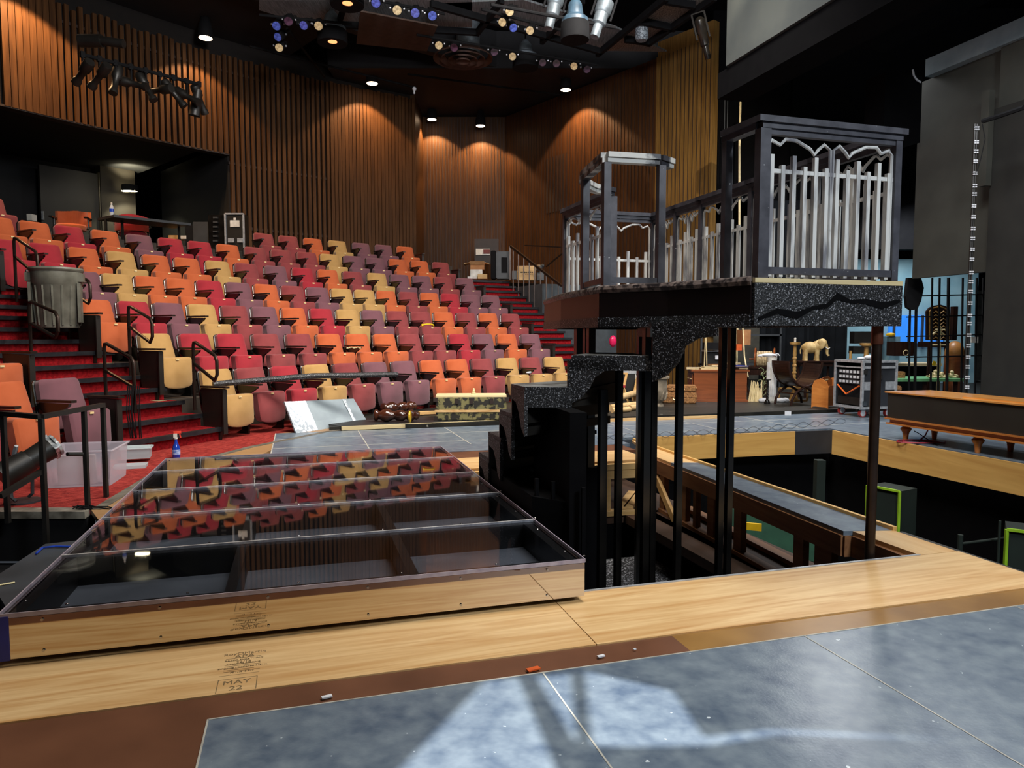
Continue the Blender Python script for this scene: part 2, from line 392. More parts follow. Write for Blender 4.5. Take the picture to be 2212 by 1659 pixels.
# backstage black floor raised a board above the stage
bf=MB(); bf.prism([(-2.62,10.25),tuple(S(.35,9.42)[:2]),tuple(S(14,9.42)[:2]),(14,27),(3.2,27),(3.2,16.5),(1.75,14.3),(.7,13.05),(-1.2,11.7)],-.03,.045)
struct('floor',bf,mat('worn_black_floor','26241f','14130f',.5,scale=4,stretch=(.4,3,1),speck='8d8a80',thr=.72,sscale=14)).name='floor_backstage'
# ---- seating tiers ----
A0,A1=R(-65.0),R(-30.8)
tie=MB()
for i in range(1,8):
    z=i*RISE
    sector(tie,R1+DR*i-.50,R1+DR*i+.44 if i<7 else 23.5,A0,A1+R(2.0-.25*i),0,z,20)
struct('floor',tie,mat('tier_floor','3a322a','28221c',.8,scale=5)).name='floor_tiers'
edg=MB()
for i in range(1,7): sector(edg,R1+DR*i-.5,R1+DR*i-.1,A0-R(.5),A0+R(.02),-.0,i*RISE+.002,1)
struct('trim_4',edg,wood('pale_tier_end','a39a78','7c7458',.7,3,'z'))
til=MB()
for i in range(1,9): sector(til,R1+DR*i-.5,R1+DR*i+.43 if i<8 else 22,R(-92),R(-70.8),0,i*RISE,10)
struct('floor',til,MT['blackm']).name='floor_tiers_left'
up=MB(); sector(up,R1+7*DR+.40,27,R(-95),R(-52),0,2.90,20)
struct('floor',up,MT['blackm']).name='floor_booth'
# ---- aisle steps ----
NOS=mat('rubber_nosing','15161a','222326',.35,scale=10,speck='5a5c60',thr=.7)
MT['nos']=NOS
def aisle(n,a0,a1,r0,zs,cm,a1f=None):
    for k in range(n):
        z=zs+.1449*k; r=r0+.307*k; b=a1 if a1f is None else a1f(k)
        m=MB(); m.mi=0; sector(m,r+.03,r+.42,a0,b,max(0,z-.7),z,6)
        m.mi=1; sector(m,r-.02,r+.035,a0-.0005,b+.0005,z-.042,z+.007,6)
        struct('aisle_step',m,[MT[cm],NOS])
aisle(22,R(-70.6),R(-64.7),12.66,.1449,'carpetd')
aisle(18,R(-31.5),R(-27.0),12.66,.1449,'carpetd')
ld=MB(); sector(ld,12.66+.307*18,23.6,R(-33),R(-20),0,18*.1449,8)
struct('floor',ld,MT['blackm']).name='floor_landing'
rb=MB(); sector(rb,16.2,20.5,R(-26.9),R(-14),0,2.45,8)
struct('wall_right_block',rb,mat('slate_grey_wall','3c444a','30373c',.7,scale=4))
# ---- walls ----
CEIL=7.67; RW=20.1
aw0,aw1,aw2,aw3=az_hit(-150,RW),az_hit(508,RW),az_hit(722,RW),az_hit(902,RW)
a8=az_hit(9,RW)
HD=5.36
bk=MB()
sector(bk,RW+.12,RW+.2,aw0,aw1,HD,CEIL+.4,20); sector(bk,RW+.12,RW+.2,aw1,aw3,0,CEIL+.4,20); sector(bk,RW+.0,RW+.2,aw0,a8,0,CEIL,4)
struct('wall_back',bk,mat('slat_backing','120b07','0c0705',.9))
def slats(name,a0,a1,z0,z1,pitch,wd,th,m,topj=0):
    mb=MB(); n=int(abs(a1-a0)*RW/pitch)
    for i in range(n):
        a=a0+(a1-a0)*(i+.5)/n; h=wd/2/RW
        c=[arc(RW,a-h),arc(RW,a+h),arc(RW+th,a+h),arc(RW+th,a-h)]
        zt=z1-(random.random()*topj)
        mb.hexa([(v.x,v.y,z0) for v in c],[(v.x,v.y,zt) for v in c])
    return struct(name,mb,m)
am=az_hit(36,RW); am2=az_hit(152,RW); am3=az_hit(200,RW)
slats('wall_back_slats',aw0,a8,0,7.65,.12,.08,.06,MT['slat'])
slats('wall_back_slats',a8,am,HD,7.65,.115,.07,.08,MT['slat'])
slats('wall_back_slats',am,am2,HD,7.65,.115,.105,.06,MT['slat'])
slats('wall_back_slats',am2,aw1,HD,7.6,.125,.075,.07,MT['slat'],.12)
slats('wall_back_slats',aw1,aw2,2.6,7.6,.125,.072,.07,MT['slat'],.06)
slats('wall_back_slats',aw2,aw3,2.6,7.62,.10,.085,.06,MT['slat'],.05)
hd=MB(); sector(hd,RW+.02,RW+.25,a8,aw1,HD-.02,HD+.02,20); struct('trim_5',hd,MT['rust'])
fu=MB()
for z in (7.2,5.15,3.7): sector(fu,RW+.07,RW+.12,am2 if z>7 else aw1,aw2,z,z+.06,16)
struct('trim_6',fu,MT['rust'])
# returns at the end of the slat wall
p=arc(RW,aw3); q=Vector((p.x+.02,21.75,0)); 
w2=MB(); w2.b2((p.x-.25,p.y+.05,0),(p.x-.02,21.9,CEIL+.4)); w2.b2((p.x-.25,21.75,0),(-.15,21.95,CEIL))
struct('wall_far',w2,MT['panelf'])
gv=MB()
for i in range(26):
    x=p.x+.1+(2.35)*i/26; gv.b2((x,21.735,2.4),(x+.012,21.76,CEIL-.02))
W3a=Vector((-.2,21.75,0)); W3b=Vector((4.36,16.0,0)); W3m=W3a.lerp(W3b,.79)
d3=(W3b-W3a).normalized(); n3=Vector((d3.y,-d3.x,0)); n3=n3 if n3.y<0 else -n3
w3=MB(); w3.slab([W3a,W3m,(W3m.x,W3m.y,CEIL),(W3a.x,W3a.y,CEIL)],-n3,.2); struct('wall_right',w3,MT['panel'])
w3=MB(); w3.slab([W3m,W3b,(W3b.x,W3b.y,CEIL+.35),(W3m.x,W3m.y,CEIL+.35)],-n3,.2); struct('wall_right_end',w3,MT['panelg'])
L3=(W3b-W3a).length
for i in range(64):
    c=W3a+d3*(.06+L3*i/64)+n3*.004; gv.box((c.x,c.y,CEIL/2),(.012,.012,CEIL),math.atan2(d3.y,d3.x))
for i in range(7):
    c=W3a+d3*(1.9+i*.13)+n3*.008; gv.box((c.x,c.y,5.35),(.05,.02,1.5),math.atan2(d3.y,d3.x))
struct('trim_7',gv,MT['rust'])
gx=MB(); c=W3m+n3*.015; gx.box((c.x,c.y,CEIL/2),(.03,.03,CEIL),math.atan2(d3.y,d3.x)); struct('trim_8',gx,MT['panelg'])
# booth recess: back wall, door, side
AR=24.2
bw=MB(); sector(bw,AR,AR+.2,R(-96),R(-48),2.6,5.9,20); sector(bw,RW+.2,AR,R(-96),R(-48),HD+.02,HD+.2,12)
pa,pb=arc(RW+.2,aw1),arc(AR,aw1); bw.slab([(pa.x,pa.y,2.6),(pb.x,pb.y,2.6),(pb.x,pb.y,5.6),(pa.x,pa.y,5.6)],(1,0,0),.1)
struct('wall_booth',bw,mat('booth_black','0e0e11','0a0a0c',.8,scale=3))
wp=MB(); k0,k1=az_hit(232,23.6),az_hit(305,23.6); sector(wp,23.6,AR,k0,k1,2.6,5.5,3)
struct('wall_booth_pier',wp,mat('booth_brown','2c251b','221c14',.7,scale=3))
dr=MB(); k0,k1=az_hit(103,23.7),az_hit(226,23.7); sector(dr,23.7,23.8,k0,k1,2.9,5.18,2)
dd=struct('door_1',dr,mat('door_brown','2c2820','24201a',.6,scale=2))
df=MB(); k2=az_hit(230,23.7); sector(df,23.66,23.8,k1+.0005,k2,2.9,5.22,1); df.mi=0
o=obj('door_frame',df,mat('door_edge','8a8068','6a624e',.5),parent=dd,world=True); 
hn=MB(); k=az_hit(107,23.6); q=arc(23.62,k,4.0); hn.box(q,(.04,.04,.2)); obj('door_handle',hn,MT['alu'],parent=dd,world=True)
# ---- ceiling ----
cl=MB(); cl.b2((-16,-6,8.6),(20,28,8.8)); struct('ceiling',cl,MT['void'])
so=MB(); sector(so,RW-2.6,RW+.3,aw0,R(-42),7.95,8.05,20); sector(so,RW-2.8,RW-2.6,aw0,R(-20),7.75,8.6,20)
so.b2((-4.5,18.2,7.72),(6,22.2,7.80)); so.b2((-4.5,18.0,7.72),(6,18.2,8.6))
struct('ceiling_soffit',so,mat('soffit_dark','17171a','101013',.8,scale=3))
# enclosing walls behind and beside the camera (backstage and left side), unlit black masking
en=MB(); en.b2((-16,-6,-.1),(-15.8,26,8.8)); en.b2((-16,-6,-.1),(20,-5.8,8.8)); en.b2((19.8,-6,-.1),(20,28,8.8)); en.b2((-16,27.8,-.1),(20,28,8.8))
struct('wall_enclosure',en,MT['blackm'])
# ---- right side: proscenium header, beams, masking flats ----
hp=MB(); hp.hexa([S(6.35,3.0,5.33),S(6.55,3.0,5.33),S(6.55,9.9,5.33),S(6.35,9.9,5.33)],[S(6.35,3.0,6.6),S(6.55,3.0,6.6),S(6.55,9.9,6.6),S(6.35,9.9,6.6)])
struct('wall_header',hp,MT['screen'])
be=MB(); be.uv(6.4,6.95,0,10.2,4.93,5.32); be.uv(7.4,7.9,0,11.5,5.75,6.0)
be.uv(6.6,9.6,2,10.2,6.0,6.2); be.uv(8.6,9.3,9.1,9.5,4.2,5.2)
struct('ceiling_beam',be,MT['void'])
fa=MB(); fa.uv(9.5,9.6,7.9,9.35,2.13,5.2); struct('wall_stage_right',fa,MT['masking'])
fb=MB(); fb.uv(9.32,9.42,4,7.9,.05,4.35); struct('wall_stage_right_flat',fb,MT['masking2'])
fc=MB(); fc.uv(9.2,9.3,7.86,7.98,3.3,4.6); fc.uv(9.42,9.6,4,7.9,4.35,5.2);  struct('wall_stage_right_upper',fc,MT['masking'])
fd=MB(); fd.uv(9.35,9.6,4,9.1,5.2,5.46); struct('trim_9',fd,MT['teal'])
mc=MB(); mc.uv(9.44,9.5,7.9,9.6,5.2,5.5)
# backstage walls
bs=MB(); bs.b2((3.9,19.2,0),(14,19.4,2.4)); struct('wall_backstage_lower',bs,mat('cinder_block_wall','77746a','5e5b52',.8,scale=5))
bs=MB(); bs.b2((3.9,19.1,2.4),(8.9,19.3,4.3)); struct('wall_backstage',bs,mat('brown_black_flat','231c16','191410',.8,scale=3))
bs=MB(); bs.b2((6.4,16.8,3.2),(16,17,8.6)); bs.b2((4.6,16.9,4.3),(6.4,17.1,8.6)); struct('wall_backstage_drape',bs,MT['void'])
# ================= SEATS =================
def seat_proto(k,end=None):
    n=FAB[k][0]
    t=thing('theatre_seat','x','seat')
    ca,sa=math.cos(R(14)),math.sin(R(14))
    def bk(x,y,z): return (x, y*ca+(z-.36)*sa, .36+(z-.36)*ca-y*sa)   # tilted back
    # padded backrest: rounded outline, narrower at the top
    def pad(pts,y0,y1,f):
        m=MB(); n_=len(pts); lay=[(y0+.012,.96),(y0,1.0) if 0 else (y0,.93),(y0+.012,1),(y1,1)]
        rings=[]
        for yy,s in ((y0,.90),(y0+.014,1.0),(y1,1.0)):
            rings.append([f((x*s if True else x),yy,(z-cz)*s+cz) for x,z in pts])
        vs=[p for r in rings for p in r]
        fs=[list(range(n_)),[2*n_+i for i in range(n_)][::-1]]
        for a in range(2): fs+=[[a*n_+(i+1)%n_,a*n_+i,(a+1)*n_+i,(a+1)*n_+(i+1)%n_] for i in range(n_)]
        return m.add(vs,fs)
    def outline(w0,w1,z0,z1,r):
        pts=[]
        for cx,cz_,a0 in ((w0-r,z0+r,-90),(w1-r,z1-r,0),(-(w1-r),z1-r,90),(-(w0-r),z0+r,180)):
            for i in range(4):
                a=R(a0+30*i); pts.append((cx+r*math.cos(a),cz_+r*math.sin(a)))
        return pts
    cz=.58
    obj('backrest',pad(outline(.245,.215,.33,.815,.045),-.03,.035,bk),MT['fab'+k],t,smooth=True)
    cz=.56
    m=pad(outline(.25,.222,.30,.822,.045),.036,.07,bk); obj('back_shell',m,MT['gloss'],t,smooth=True)
    # tipped-up seat cushion
    cz=.32
    def fr(x,y,z): return (x,y-.28+(z-.2)*.10,z)
    q=[]; 
    for cx,c_,rr,a0 in ((.19,.475,.035,0),(-.19,.475,.035,90)):
        for i in range(4): a=R(a0+30*i); q.append((cx+rr*math.cos(a),c_+rr*math.sin(a)))
    for i in range(9):
        a=PI+PI*i/8; q.append((.205*math.cos(a)+0,.185+.06*math.sin(a)*1.0 if 0<i<8 else .21))
    obj('seat_cushion',pad(q,-.045,.06,fr),MT['fab'+k],t,smooth=True)
    m=MB(); m.box((0,-.303,.487),(.042,.012,.02)); obj('number_plate',m,MT['gold'],t)
    # hinge, standard and armrest on the viewer's left
    m=MB(); x=-.27
    m.slab([(x,-.34,.595),(x,.02,.60),(x,.06,.56),(x,-.02,.52),(x,-.07,.40),(x,-.05,.05),(x,.05,.0),(x,-.16,.0),(x,-.15,.36),(x,-.2,.50),(x,-.33,.57)],(1,0,0),.03)
    m.cyl((-.22,-.12,.20),(.22,-.12,.20),.018,n=8); m.cyl((-.25,-.14,.30),(-.25,-.22,.30),.012,n=6)
    obj('standard',m,MT['gloss'],t)
    m=MB(); m.slab([(x-.015,-.385,.605),(x-.03,.02,.605),(x+.055,.02,.605),(x+.045,-.385,.605)],(0,0,1),.022); obj('armrest',m,MT['bronze'],t)
    return t
E_='ETHER'
PROTO={}
ROWS={
1:[463,537,611.5,680,745,808,869,929,985,1039,1093,1144,1195],
2:[334,419,497,573,644,709,770,829,883,936,990,1042,1093,1144],
3:[207,290,365,437,507,571,634,694,750,804,857,908,957,1006,1053,1101],
4:[106,186,257,326,391,455,517,576,633,687,739,788,834,882,927,971,1015,1059],
5:[15,105,187,267,341,408,474,535,598,656,710,763,815,864,911,957,1004],
6:[5,85,158,235,308,375,437,497,555,611,666,715,764,812,860,907,952],
7:[-10,574,627,679,731,782,830,876]}
COLS={1:'TMRTMPPOOMTMT',2:'TRRMMOOOMMRPOP',3:'ORPTMPORTPMMOMOM',4:'RPTOORPOMPTTOMORPP',5:'RROTOOTMPROMTPPMP',6:'OOROPRRO'+'MMMTPPOOM',7:'MMMOTPPO'}
ORD='first second third fourth fifth sixth seventh eighth ninth tenth eleventh twelfth thirteenth fourteenth fifteenth sixteenth seventeenth eighteenth'.split()
RN={1:'front row',2:'second row up',3:'third row up',4:'fourth row up',5:'fifth row up',6:'sixth row up',7:'top row'}
def place_seat(k,row,a,label,endl=False,endr=False,group='folding seats of the central seating block'):
    if k not in PROTO: o=seat_proto(k); PROTO[k]=(o,list(o.children))
    else:
        src,parts=PROTO[k]; o=src.copy(); COL.objects.link(o)
        for ch in parts: c=ch.copy(); COL.objects.link(c); c.parent=o
    Rr=R1+DR*(row-1)-.11
    p=arc(Rr,a,(row-1)*RISE+.0018*0); 
    if row>1: p.z=(row-1)*RISE
    o.location=p; d=C0-p; o.rotation_euler=(0,0,math.atan2(d.y,d.x)+PI/2)
    o['label']=label; o['category']='seat'; o['group']=group
    for flag,x in ((endl,-.285),(endr,.255)):
        if flag:
            m=MB(); m.slab([(x,-.36,.59),(x,.02,.60),(x,.0,.3),(x,-.03,.0),(x,-.27,.0),(x,-.33,.30)],(1,0,0),.035)
            m.box((x+.0175,-.345,.33),(.06,.02,.52))
            obj('end_panel',m,MT['bronze'] if False else END,o)
            if x>0:
                m=MB(); m.box((x+.02,-.18,.613),(.075,.40,.022)); obj('armrest',m,MT['bronze'],o)
    return o
END=mat('end_panel_metal','2a241f','211c18',.45,metal=.3,scale=3)
for row,xs in ROWS.items():
    n=len(xs)
    for i,x in enumerate(xs):
        Rr=R1+DR*(row-1); a=az_hit(x,Rr); k=COLS[row][i]; c=FAB[k][0]
        ex=''
        if row==7 and i==0:
            place_seat(k,row,a,'maroon folding seat at the far left edge, in the row above the orange seats',False,False); continue
        j=i if row==7 else i+1
        lab='%s folding seat, %s from the left in the %s of the central block'%(c,ORD[j-1],RN[row])
        if row==1 and i==11: lab='maroon-backed seat with a tan cushion, second from the right in the front row'
        if row==3 and i==11: lab='maroon seat with a yellow toy on its half folded cushion, third row up'
        o=place_seat(k,row,a,lab,endl=(row in(1,2,3,4,5) and i==0),endr=(i==n-1))
        if row==1 and i==11:
            for ch in o.children:
                if ch.name.startswith('seat_cushion'):
                    ch.data=ch.data.copy(); ch.data.materials[0]=MT['fabT']; ch['label']='tan seat cushion unlike its maroon backrest'
# left block beyond the aisle
LB=[(1,-72.25,'P','purple folding seat at the aisle end of the front row, left of the carpeted steps'),
    (1,-74.75,'O','orange folding seat beside the purple one behind the black railing'),
    (1,-77.3,'R','red folding seat cut off by the left frame edge, behind the black light'),
    (2,-72.9,'O','orange folding seat at the aisle end of the left block second row'),
    (2,-75.4,'T','tan folding seat barely seen at the left edge beside an orange one')]
for row,a,k,l in LB:
    place_seat(k,row,R(a),l,endr=(abs(a+72.5)<1),group='folding seats left of the aisle')
# ---- swivel chairs and table of the sound booth ----
BZ=2.905
def booth_chair(px,r,k,rot,lab):
    a=az_hit(px,r); p=arc(r,a,BZ); t=thing('swivel_chair',lab,'chair',p,rot)
    m=MB(); n=14
    for i in range(n):
        a0,a1=R(-65+130*i/n),R(-65+130*(i+1)/n); q=[]
        for rr in (.30,.36):
            for aa in (a0,a1): q.append((rr*math.sin(aa),rr*math.cos(aa)))
        b=[(*q[0],.52),(*q[1],.52),(*q[3],.52),(*q[2],.52)]; h=.86-.05*abs((i+.5)/n-.5)*2
        m.hexa(b,[(x,y,h) for x,y,_ in b])
    obj('backrest',m,MT['fab'+k],t)
    m=MB(); m.lathe([(.02,.42),(.26,.42),(.28,.45),(.28,.5),(.25,.53),(.02,.53)]); obj('seat_cushion',m,MT['fab'+k],t,smooth=True)
    for s in (-1,1):
        m=MB(); m.box((s*.31,-.02,.66),(.06,.34,.03)); m.cyl((s*.31,0,.46),(s*.31,0,.65),.018); m.cyl((s*.31,0,.46),(s*.2,0,.44),.015); obj('armrest',m,MT['gloss'],t)
    m=MB(); m.cyl((0,0,.06),(0,0,.42),.03)
    for i in range(5): a=R(72*i); m.bar((0,0,.09),(.3*math.cos(a),.3*math.sin(a),.03),.04,.03)
    obj('base',m,MT['gloss'],t)
booth_chair(166,20.6,'O',R(15),'orange round-backed swivel chair standing behind the seats at the booth')
booth_chair(297,20.6,'R',R(200),'dark red swivel chair tucked under the long black booth table')
# ================= GLAZED BOX =================
gb=thing('glazed_platform_box','low mirrored box with clear sheet top over black framing, on the plywood floor','platform',S(.08,4.7,0.0))
bu0,bu1,bv0,bv1=-1.06,1.215,2.985,6.42; ZT=.205; ZB=.03
m=MB(); m.uv(bu0+.02,bu1-.02,bv0+.02,bv1-.02,ZB+.01,ZB+.03); obj('base_panel',m,mat('dark_scrim_panel','6c6f73','54575b',.5,scale=2.5,bump=.05,detail=8,speck='4a4d50',thr=.74,sscale=25),gb,world=True)
m=MB()
for u in (bu0+.035,bu0+.035+.74,bu0+.035+1.48,bu1-.035): m.uv(u-.022,u+.022,bv0+.03,bv1-.03,ZB+.03,ZT-.014)
for v in (bv0+.03,3.71,4.42,5.15,5.85,bv1-.03): m.uv(bu0+.03,bu1-.03,v-.02,v+.02,ZB+.03,ZT-.0141)
obj('joists',m,MT['black'],gb,world=True)
def glassmat(name,tint,ior=1.5,rough=.02):
    g=bpy.data.materials.new(name); g.use_nodes=True; nt=g.node_tree; N=nt.nodes; L=nt.links
    N.remove(N['Principled BSDF']); tr=N.new('ShaderNodeBsdfTransparent'); tr.inputs[0].default_value=tint
    gl=N.new('ShaderNodeBsdfGlossy'); gl.inputs['Roughness'].default_value=rough; fz=N.new('ShaderNodeFresnel'); fz.inputs[0].default_value=ior
    gm=N.new('ShaderNodeNewGeometry'); mr=N.new('ShaderNodeMapRange'); mr.inputs['To Min'].default_value=ior; mr.inputs['To Max'].default_value=1/ior; L.new(gm.outputs['Backfacing'],mr.inputs['Value']); L.new(mr.outputs[0],fz.inputs[0]); mx=N.new('ShaderNodeMixShader'); L.new(fz.outputs[0],mx.inputs[0]); L.new(tr.outputs[0],mx.inputs[1]); L.new(gl.outputs[0],mx.inputs[2])
    L.new(mx.outputs[0],N['Material Output'].inputs[0]); return g
PLEXI=glassmat('clear_sheet',(.86,.88,.92,1),1.5)
gs=[(bv0-.01,3.705),(3.715,4.415),(4.425,5.145),(5.155,5.845),(5.855,bv1+.01)]
for v0,v1 in gs:
    m=MB(); m.uv(bu0-.01,bu1+.01,v0,v1,ZT-.012,ZT); obj('clear_sheet',m,PLEXI,gb,world=True)
SEAMM=mat('milky_sheet_edge','c9c6c4','a09c9a',.4,scale=30)
m=MB()
for v in (3.71,4.42,5.15,5.85): m.uv(bu0-.01,bu1+.01,v-.0045,v+.0045,ZT-.012,ZT+.001)
obj('sheet_joints',m,SEAMM,gb,world=True)
m=MB(); m.uv(bu0-.012,bu1+.012,bv0-.014,bv0-.0095,ZT-.016,ZT+.001); m.uv(bu1+.0095,bu1+.014,bv0-.014,bv1+.01,ZT-.014,ZT+.001); m.uv(bu0-.014,bu0-.0095,bv0-.014,bv1+.01,ZT-.014,ZT+.001); m.uv(bu0-.014,bu1+.014,bv1+.0095,bv1+.014,ZT-.014,ZT+.001)
obj('sheet_edge',m,mat('lilac_sheet_edge','b4aab4','9a8f9c',.3,scale=20),gb,world=True)
MIRR=mat('mirror_sheet','cfc6b8','c8bfb0',.035,metal=1,scale=3)
m=MB(); m.uv(bu0-.01,bu1+.01,bv0-.012,bv0+.0,ZB+.004,ZT-.018); m.uv(bu1,bu1+.01,bv0,bv1,ZB,ZT-.018); m.uv(bu0-.01,bu0,bv0,bv1,ZB,ZT-.018); m.uv(bu0,bu1,bv1,bv1+.01,ZB,ZT-.018)
obj('mirrored_side',m,MIRR,gb,world=True)
def screw(p,side=False):
    m=MB()
    if side: m.cyl(p,p-V*.006,.0055,n=8)
    else: m.lathe([(.006,0),(.006,.002),(.002,.004)],p,8)
    obj('screw',m,MT['chrome'],gb,world=True)
for i in range(6):
    for z in (.055,.172): screw(S(bu0+.13+i*.395,bv0-.0115,z),True)
for i in range(9):
    for u in (bu1-.035,bu0+.035): screw(S(u,bv0+.12+i*.4,ZT))
for i in range(6): 
    for v in (bv0+.03,3.73,4.44,5.17): screw(S(bu0+.2+i*.42,v,ZT+.0005))
m=MB(); m.uv(bu0-.012,bu0+.022,bv0-.016,bv0-.0125,ZB,ZT-.01); obj('blue_tape',m,MT['navy'],gb,world=True)
m=MB(); m.uv(bu0+.05,bu1-.05,bv0+.08,bv1-.05,-.0,ZB); obj('footing',m,MT['blackm'],gb,world=True)
# ================= PLYWOOD SHEETS =================
def sheet(name,u0,u1,v0,v1,z0,z1,mt,lab,cat='plywood'):
    m=MB(); m.uv(u0,u1,v0,v1,z0,z1); return one(name,m,MT[mt],lab,cat)
PL=sheet('plywood_sheet',-1.9,1.098,2.54,3.09,-.02,.006,'ply','pale plywood sheet with stamped lettering in front of the mirrored box')
sheet('plywood_sheet',1.102,3.54,2.54,3.09,-.02,.006,'ply','pale plywood sheet between the pit edge and the amber floor strip')
sheet('plywood_sheet',-4.2,-1.905,2.54,3.0,-.02,.005,'ply','short plywood sheet reaching in from the left frame edge')
sheet('plywood_sheet',3.27,3.53,3.095,3.62,-.02,.006,'plyv','small plywood piece at the near end of the narrow bridge')
sheet('plywood_sheet',1.3,3.28,6.32,6.9,-.02,.004,'ply','plywood decking behind the stair, seen between the black posts')
sheet('plywood_sheet',.2,1.27,6.5,6.9,-.02,.004,'ply','plywood piece showing between the mirrored box and the black stair')
m=MB(); m.uv(1.225,3.27,3.09,3.105,-.03,.010); one('metal_edge_strip',m,MT['alu'],'thin grey metal strip along the near edge of the stair pit','strip')
# stamp lettering on the big sheet
def text(s,size,u,v,z,mt,parent,sx=1,rot=YAW,al='CENTER',M=None,name='lettering',depth=.0004):
    cu=bpy.data.curves.new('t','FONT'); cu.body=s; cu.size=size; cu.align_x=al; cu.extrude=depth
    o=bpy.data.objects.new('t',cu); COL.objects.link(o)
    bpy.context.view_layer.update()
    me=bpy.data.meshes.new_from_object(o.evaluated_get(bpy.context.evaluated_depsgraph_get()))
    bpy.data.objects.remove(o)
    if M is None: M=Matrix.Translation(S(u,v,z))@Matrix.Rotation(rot,4,'Z')@Matrix.Diagonal((sx,1,1,1))
    M=(Matrix.Translation(parent.location)@parent.rotation_euler.to_matrix().to_4x4()).inverted()@M
    me.transform(M); me.materials.clear(); me.materials.append(mt)
    n=bpy.data.objects.new(name,me); COL.objects.link(n); n.parent=parent; return n
stp=thing('x','x','x'); bpy.data.objects.remove(stp)
tu=-.185; zz=.0066
cm=SV(500,2.6); tu=cm.dot(U)
text('MAY',.042,tu-.012,2.600,zz,MT['ink'],PL,1.1); text('22',.042,tu-.012,2.555,zz,MT['ink'],PL,1.1)
m=MB(); m.uv(tu-.075,tu+.055,2.641,2.643,zz-.001,zz); m.uv(tu-.076,tu-.073,2.545,2.643,zz-.001,zz); m.uv(tu+.053,tu+.056,2.545,2.643,zz-.001,zz)
m.uv(tu-.075,tu+.06,2.672,2.6732,zz-.001,zz)
for k,v in enumerate((2.70,2.712,2.724,2.745,2.757,2.79,2.81)): m.uv(tu-.065,tu+.06-.02*(k%3),v,v+.0022,zz-.001,zz)
obj('stamp_frame',m,MT['ink'],PL,world=True)
for s,sz,v in (('RoyOMartin',.030,2.845),('APA',.040,2.815),('RATED SHEATHING',.0155,2.795),('32/16',.024,2.772),('SIZED FOR SPACING',.013,2.762),('EXPOSURE 1 THICKNESS 0.451 IN.',.0115,2.732),('PS 1-19  3-PLY',.0135,2.692)):
    text(s,sz,tu,v-.005,zz,MT['ink'],PL)
# loose scraps on the brown floor
for px,py,w_,m_,l in ((1298,1420,.03,'cloth','small white scrap on the brown floor strip'),(1371,1405,.012,'cloth','tiny pale chip on the brown floor strip near the amber board'),(1152,1448,.05,'orange','orange tape scrap at the edge of the grey floor'),(706,1508,.035,'cloth','curled white sliver on the brown floor at lower left')):
    p=Z(px,py,.004); m=MB(); m.box((p.x,p.y,.009),(w_,w_*.45,.005),.5); one('floor_scrap',m,MT[m_],l,'scrap')
# ================= BRIDGE OVER THE PIT =================
br=thing('timber_bridge','narrow grey-topped timber walkway running back between the two pits','bridge',S(3.4,4.8,-.5))
bl_=[S(3.27,3.62),S(3.27,6.32)]; 
rl=[Z(1960,1155),Z(1640,1040),Z(1363,947)]
rn=SU(2150,3.54)
def lerp(a,b,t): return a+(b-a)*t
topm=MB()
A=[S(3.27,3.6),Z(1849,1146),Z(1449,1000)]; 
a0,a1=Z(1822,1150),Z(1449,1001); b0,b1=Z(1926,1148),Z(1512,1001)
topm.prism([tuple(a0[:2]),tuple(b0[:2]),tuple(b1[:2]),tuple(a1[:2])],-.02,.008)
obj('grey_top',topm,MT['stagefl'],br,world=True)
m=MB(); c0,c1=Z(1412,986),Z(1365,952); m.prism([tuple(a1[:2]),tuple(b1[:2]),tuple(c1[:2]),tuple(c0[:2])],-.02,.006)
obj('plywood_top',m,MT['plyv'],br,world=True)
m=MB(); lo=[S(3.25,3.12),S(3.27,3.6),a0,a1,c0]
for p,q in zip(lo[1:-1],lo[2:]): m.bar((p.x,p.y,-.085),(q.x,q.y,-.085),.035,.13)
m.bar(S(3.25,3.1,-.085),S(3.27,3.62,-.085),.035,.13)
obj('side_beam',m,MT['lumber'],br,world=True)
m=MB(); e0=Z(1965,1156)
m.bar((b0.x+.02,b0.y,.012),(c1.x+.02,c1.y,.012),.028,.035); obj('edge_batten',m,MT['plyev'],br,world=True)
for k,(px,w_) in enumerate([(1433,.09),(1480,.09),(1505,.05),(1540,.10),(1600,.10),(1735,.10),(1790,.16)]):
    t=(px-1420)/(1905-1420.); 
    # follow the bridge edge: find point on a1-a0 line in that pixel column
    kx=(px-1106)/FPX; dd=a0-a1; s_=(kx*a1.y-a1.x)/(dd.x-kx*dd.y); p=a1+dd*s_
    m=MB(); m.box((p.x+.03,p.y+.02,-.335),(.05,w_,.37),YAW); obj('post',m,MT['lumber'],br,world=True)
m=MB(); p,q=a1+(a1-a0)*.1,a0
m.bar((p.x+.28,p.y,-.15),(q.x+.28,q.y,-.15),.035,.12); m.bar((p.x+.28,p.y,-.49),(q.x+.28,q.y,-.49),.09,.035); m.bar((p.x+.03,p.y,-.505),(q.x+.03,q.y,-.505),.09,.035)
obj('far_beam',m,MT['lumber'],br,world=True)
m=MB(); p=SU(1420,3.3); m.bar((c0.x,c0.y,-.15),(a1.x,a1.y-.2,-.5),.03,.08); obj('brace',m,MT['pine'],br,world=True)
# trap edge trim
m=MB(); m.bar(tuple(Z(1945,1150,0)-Vector((0,0,.01))),tuple(S(3.545,2.4,-.01)),.03,.03); one('trap_edge_trim',m,MT['black'],'black edging bar along the near left rim of the open trap','trim')
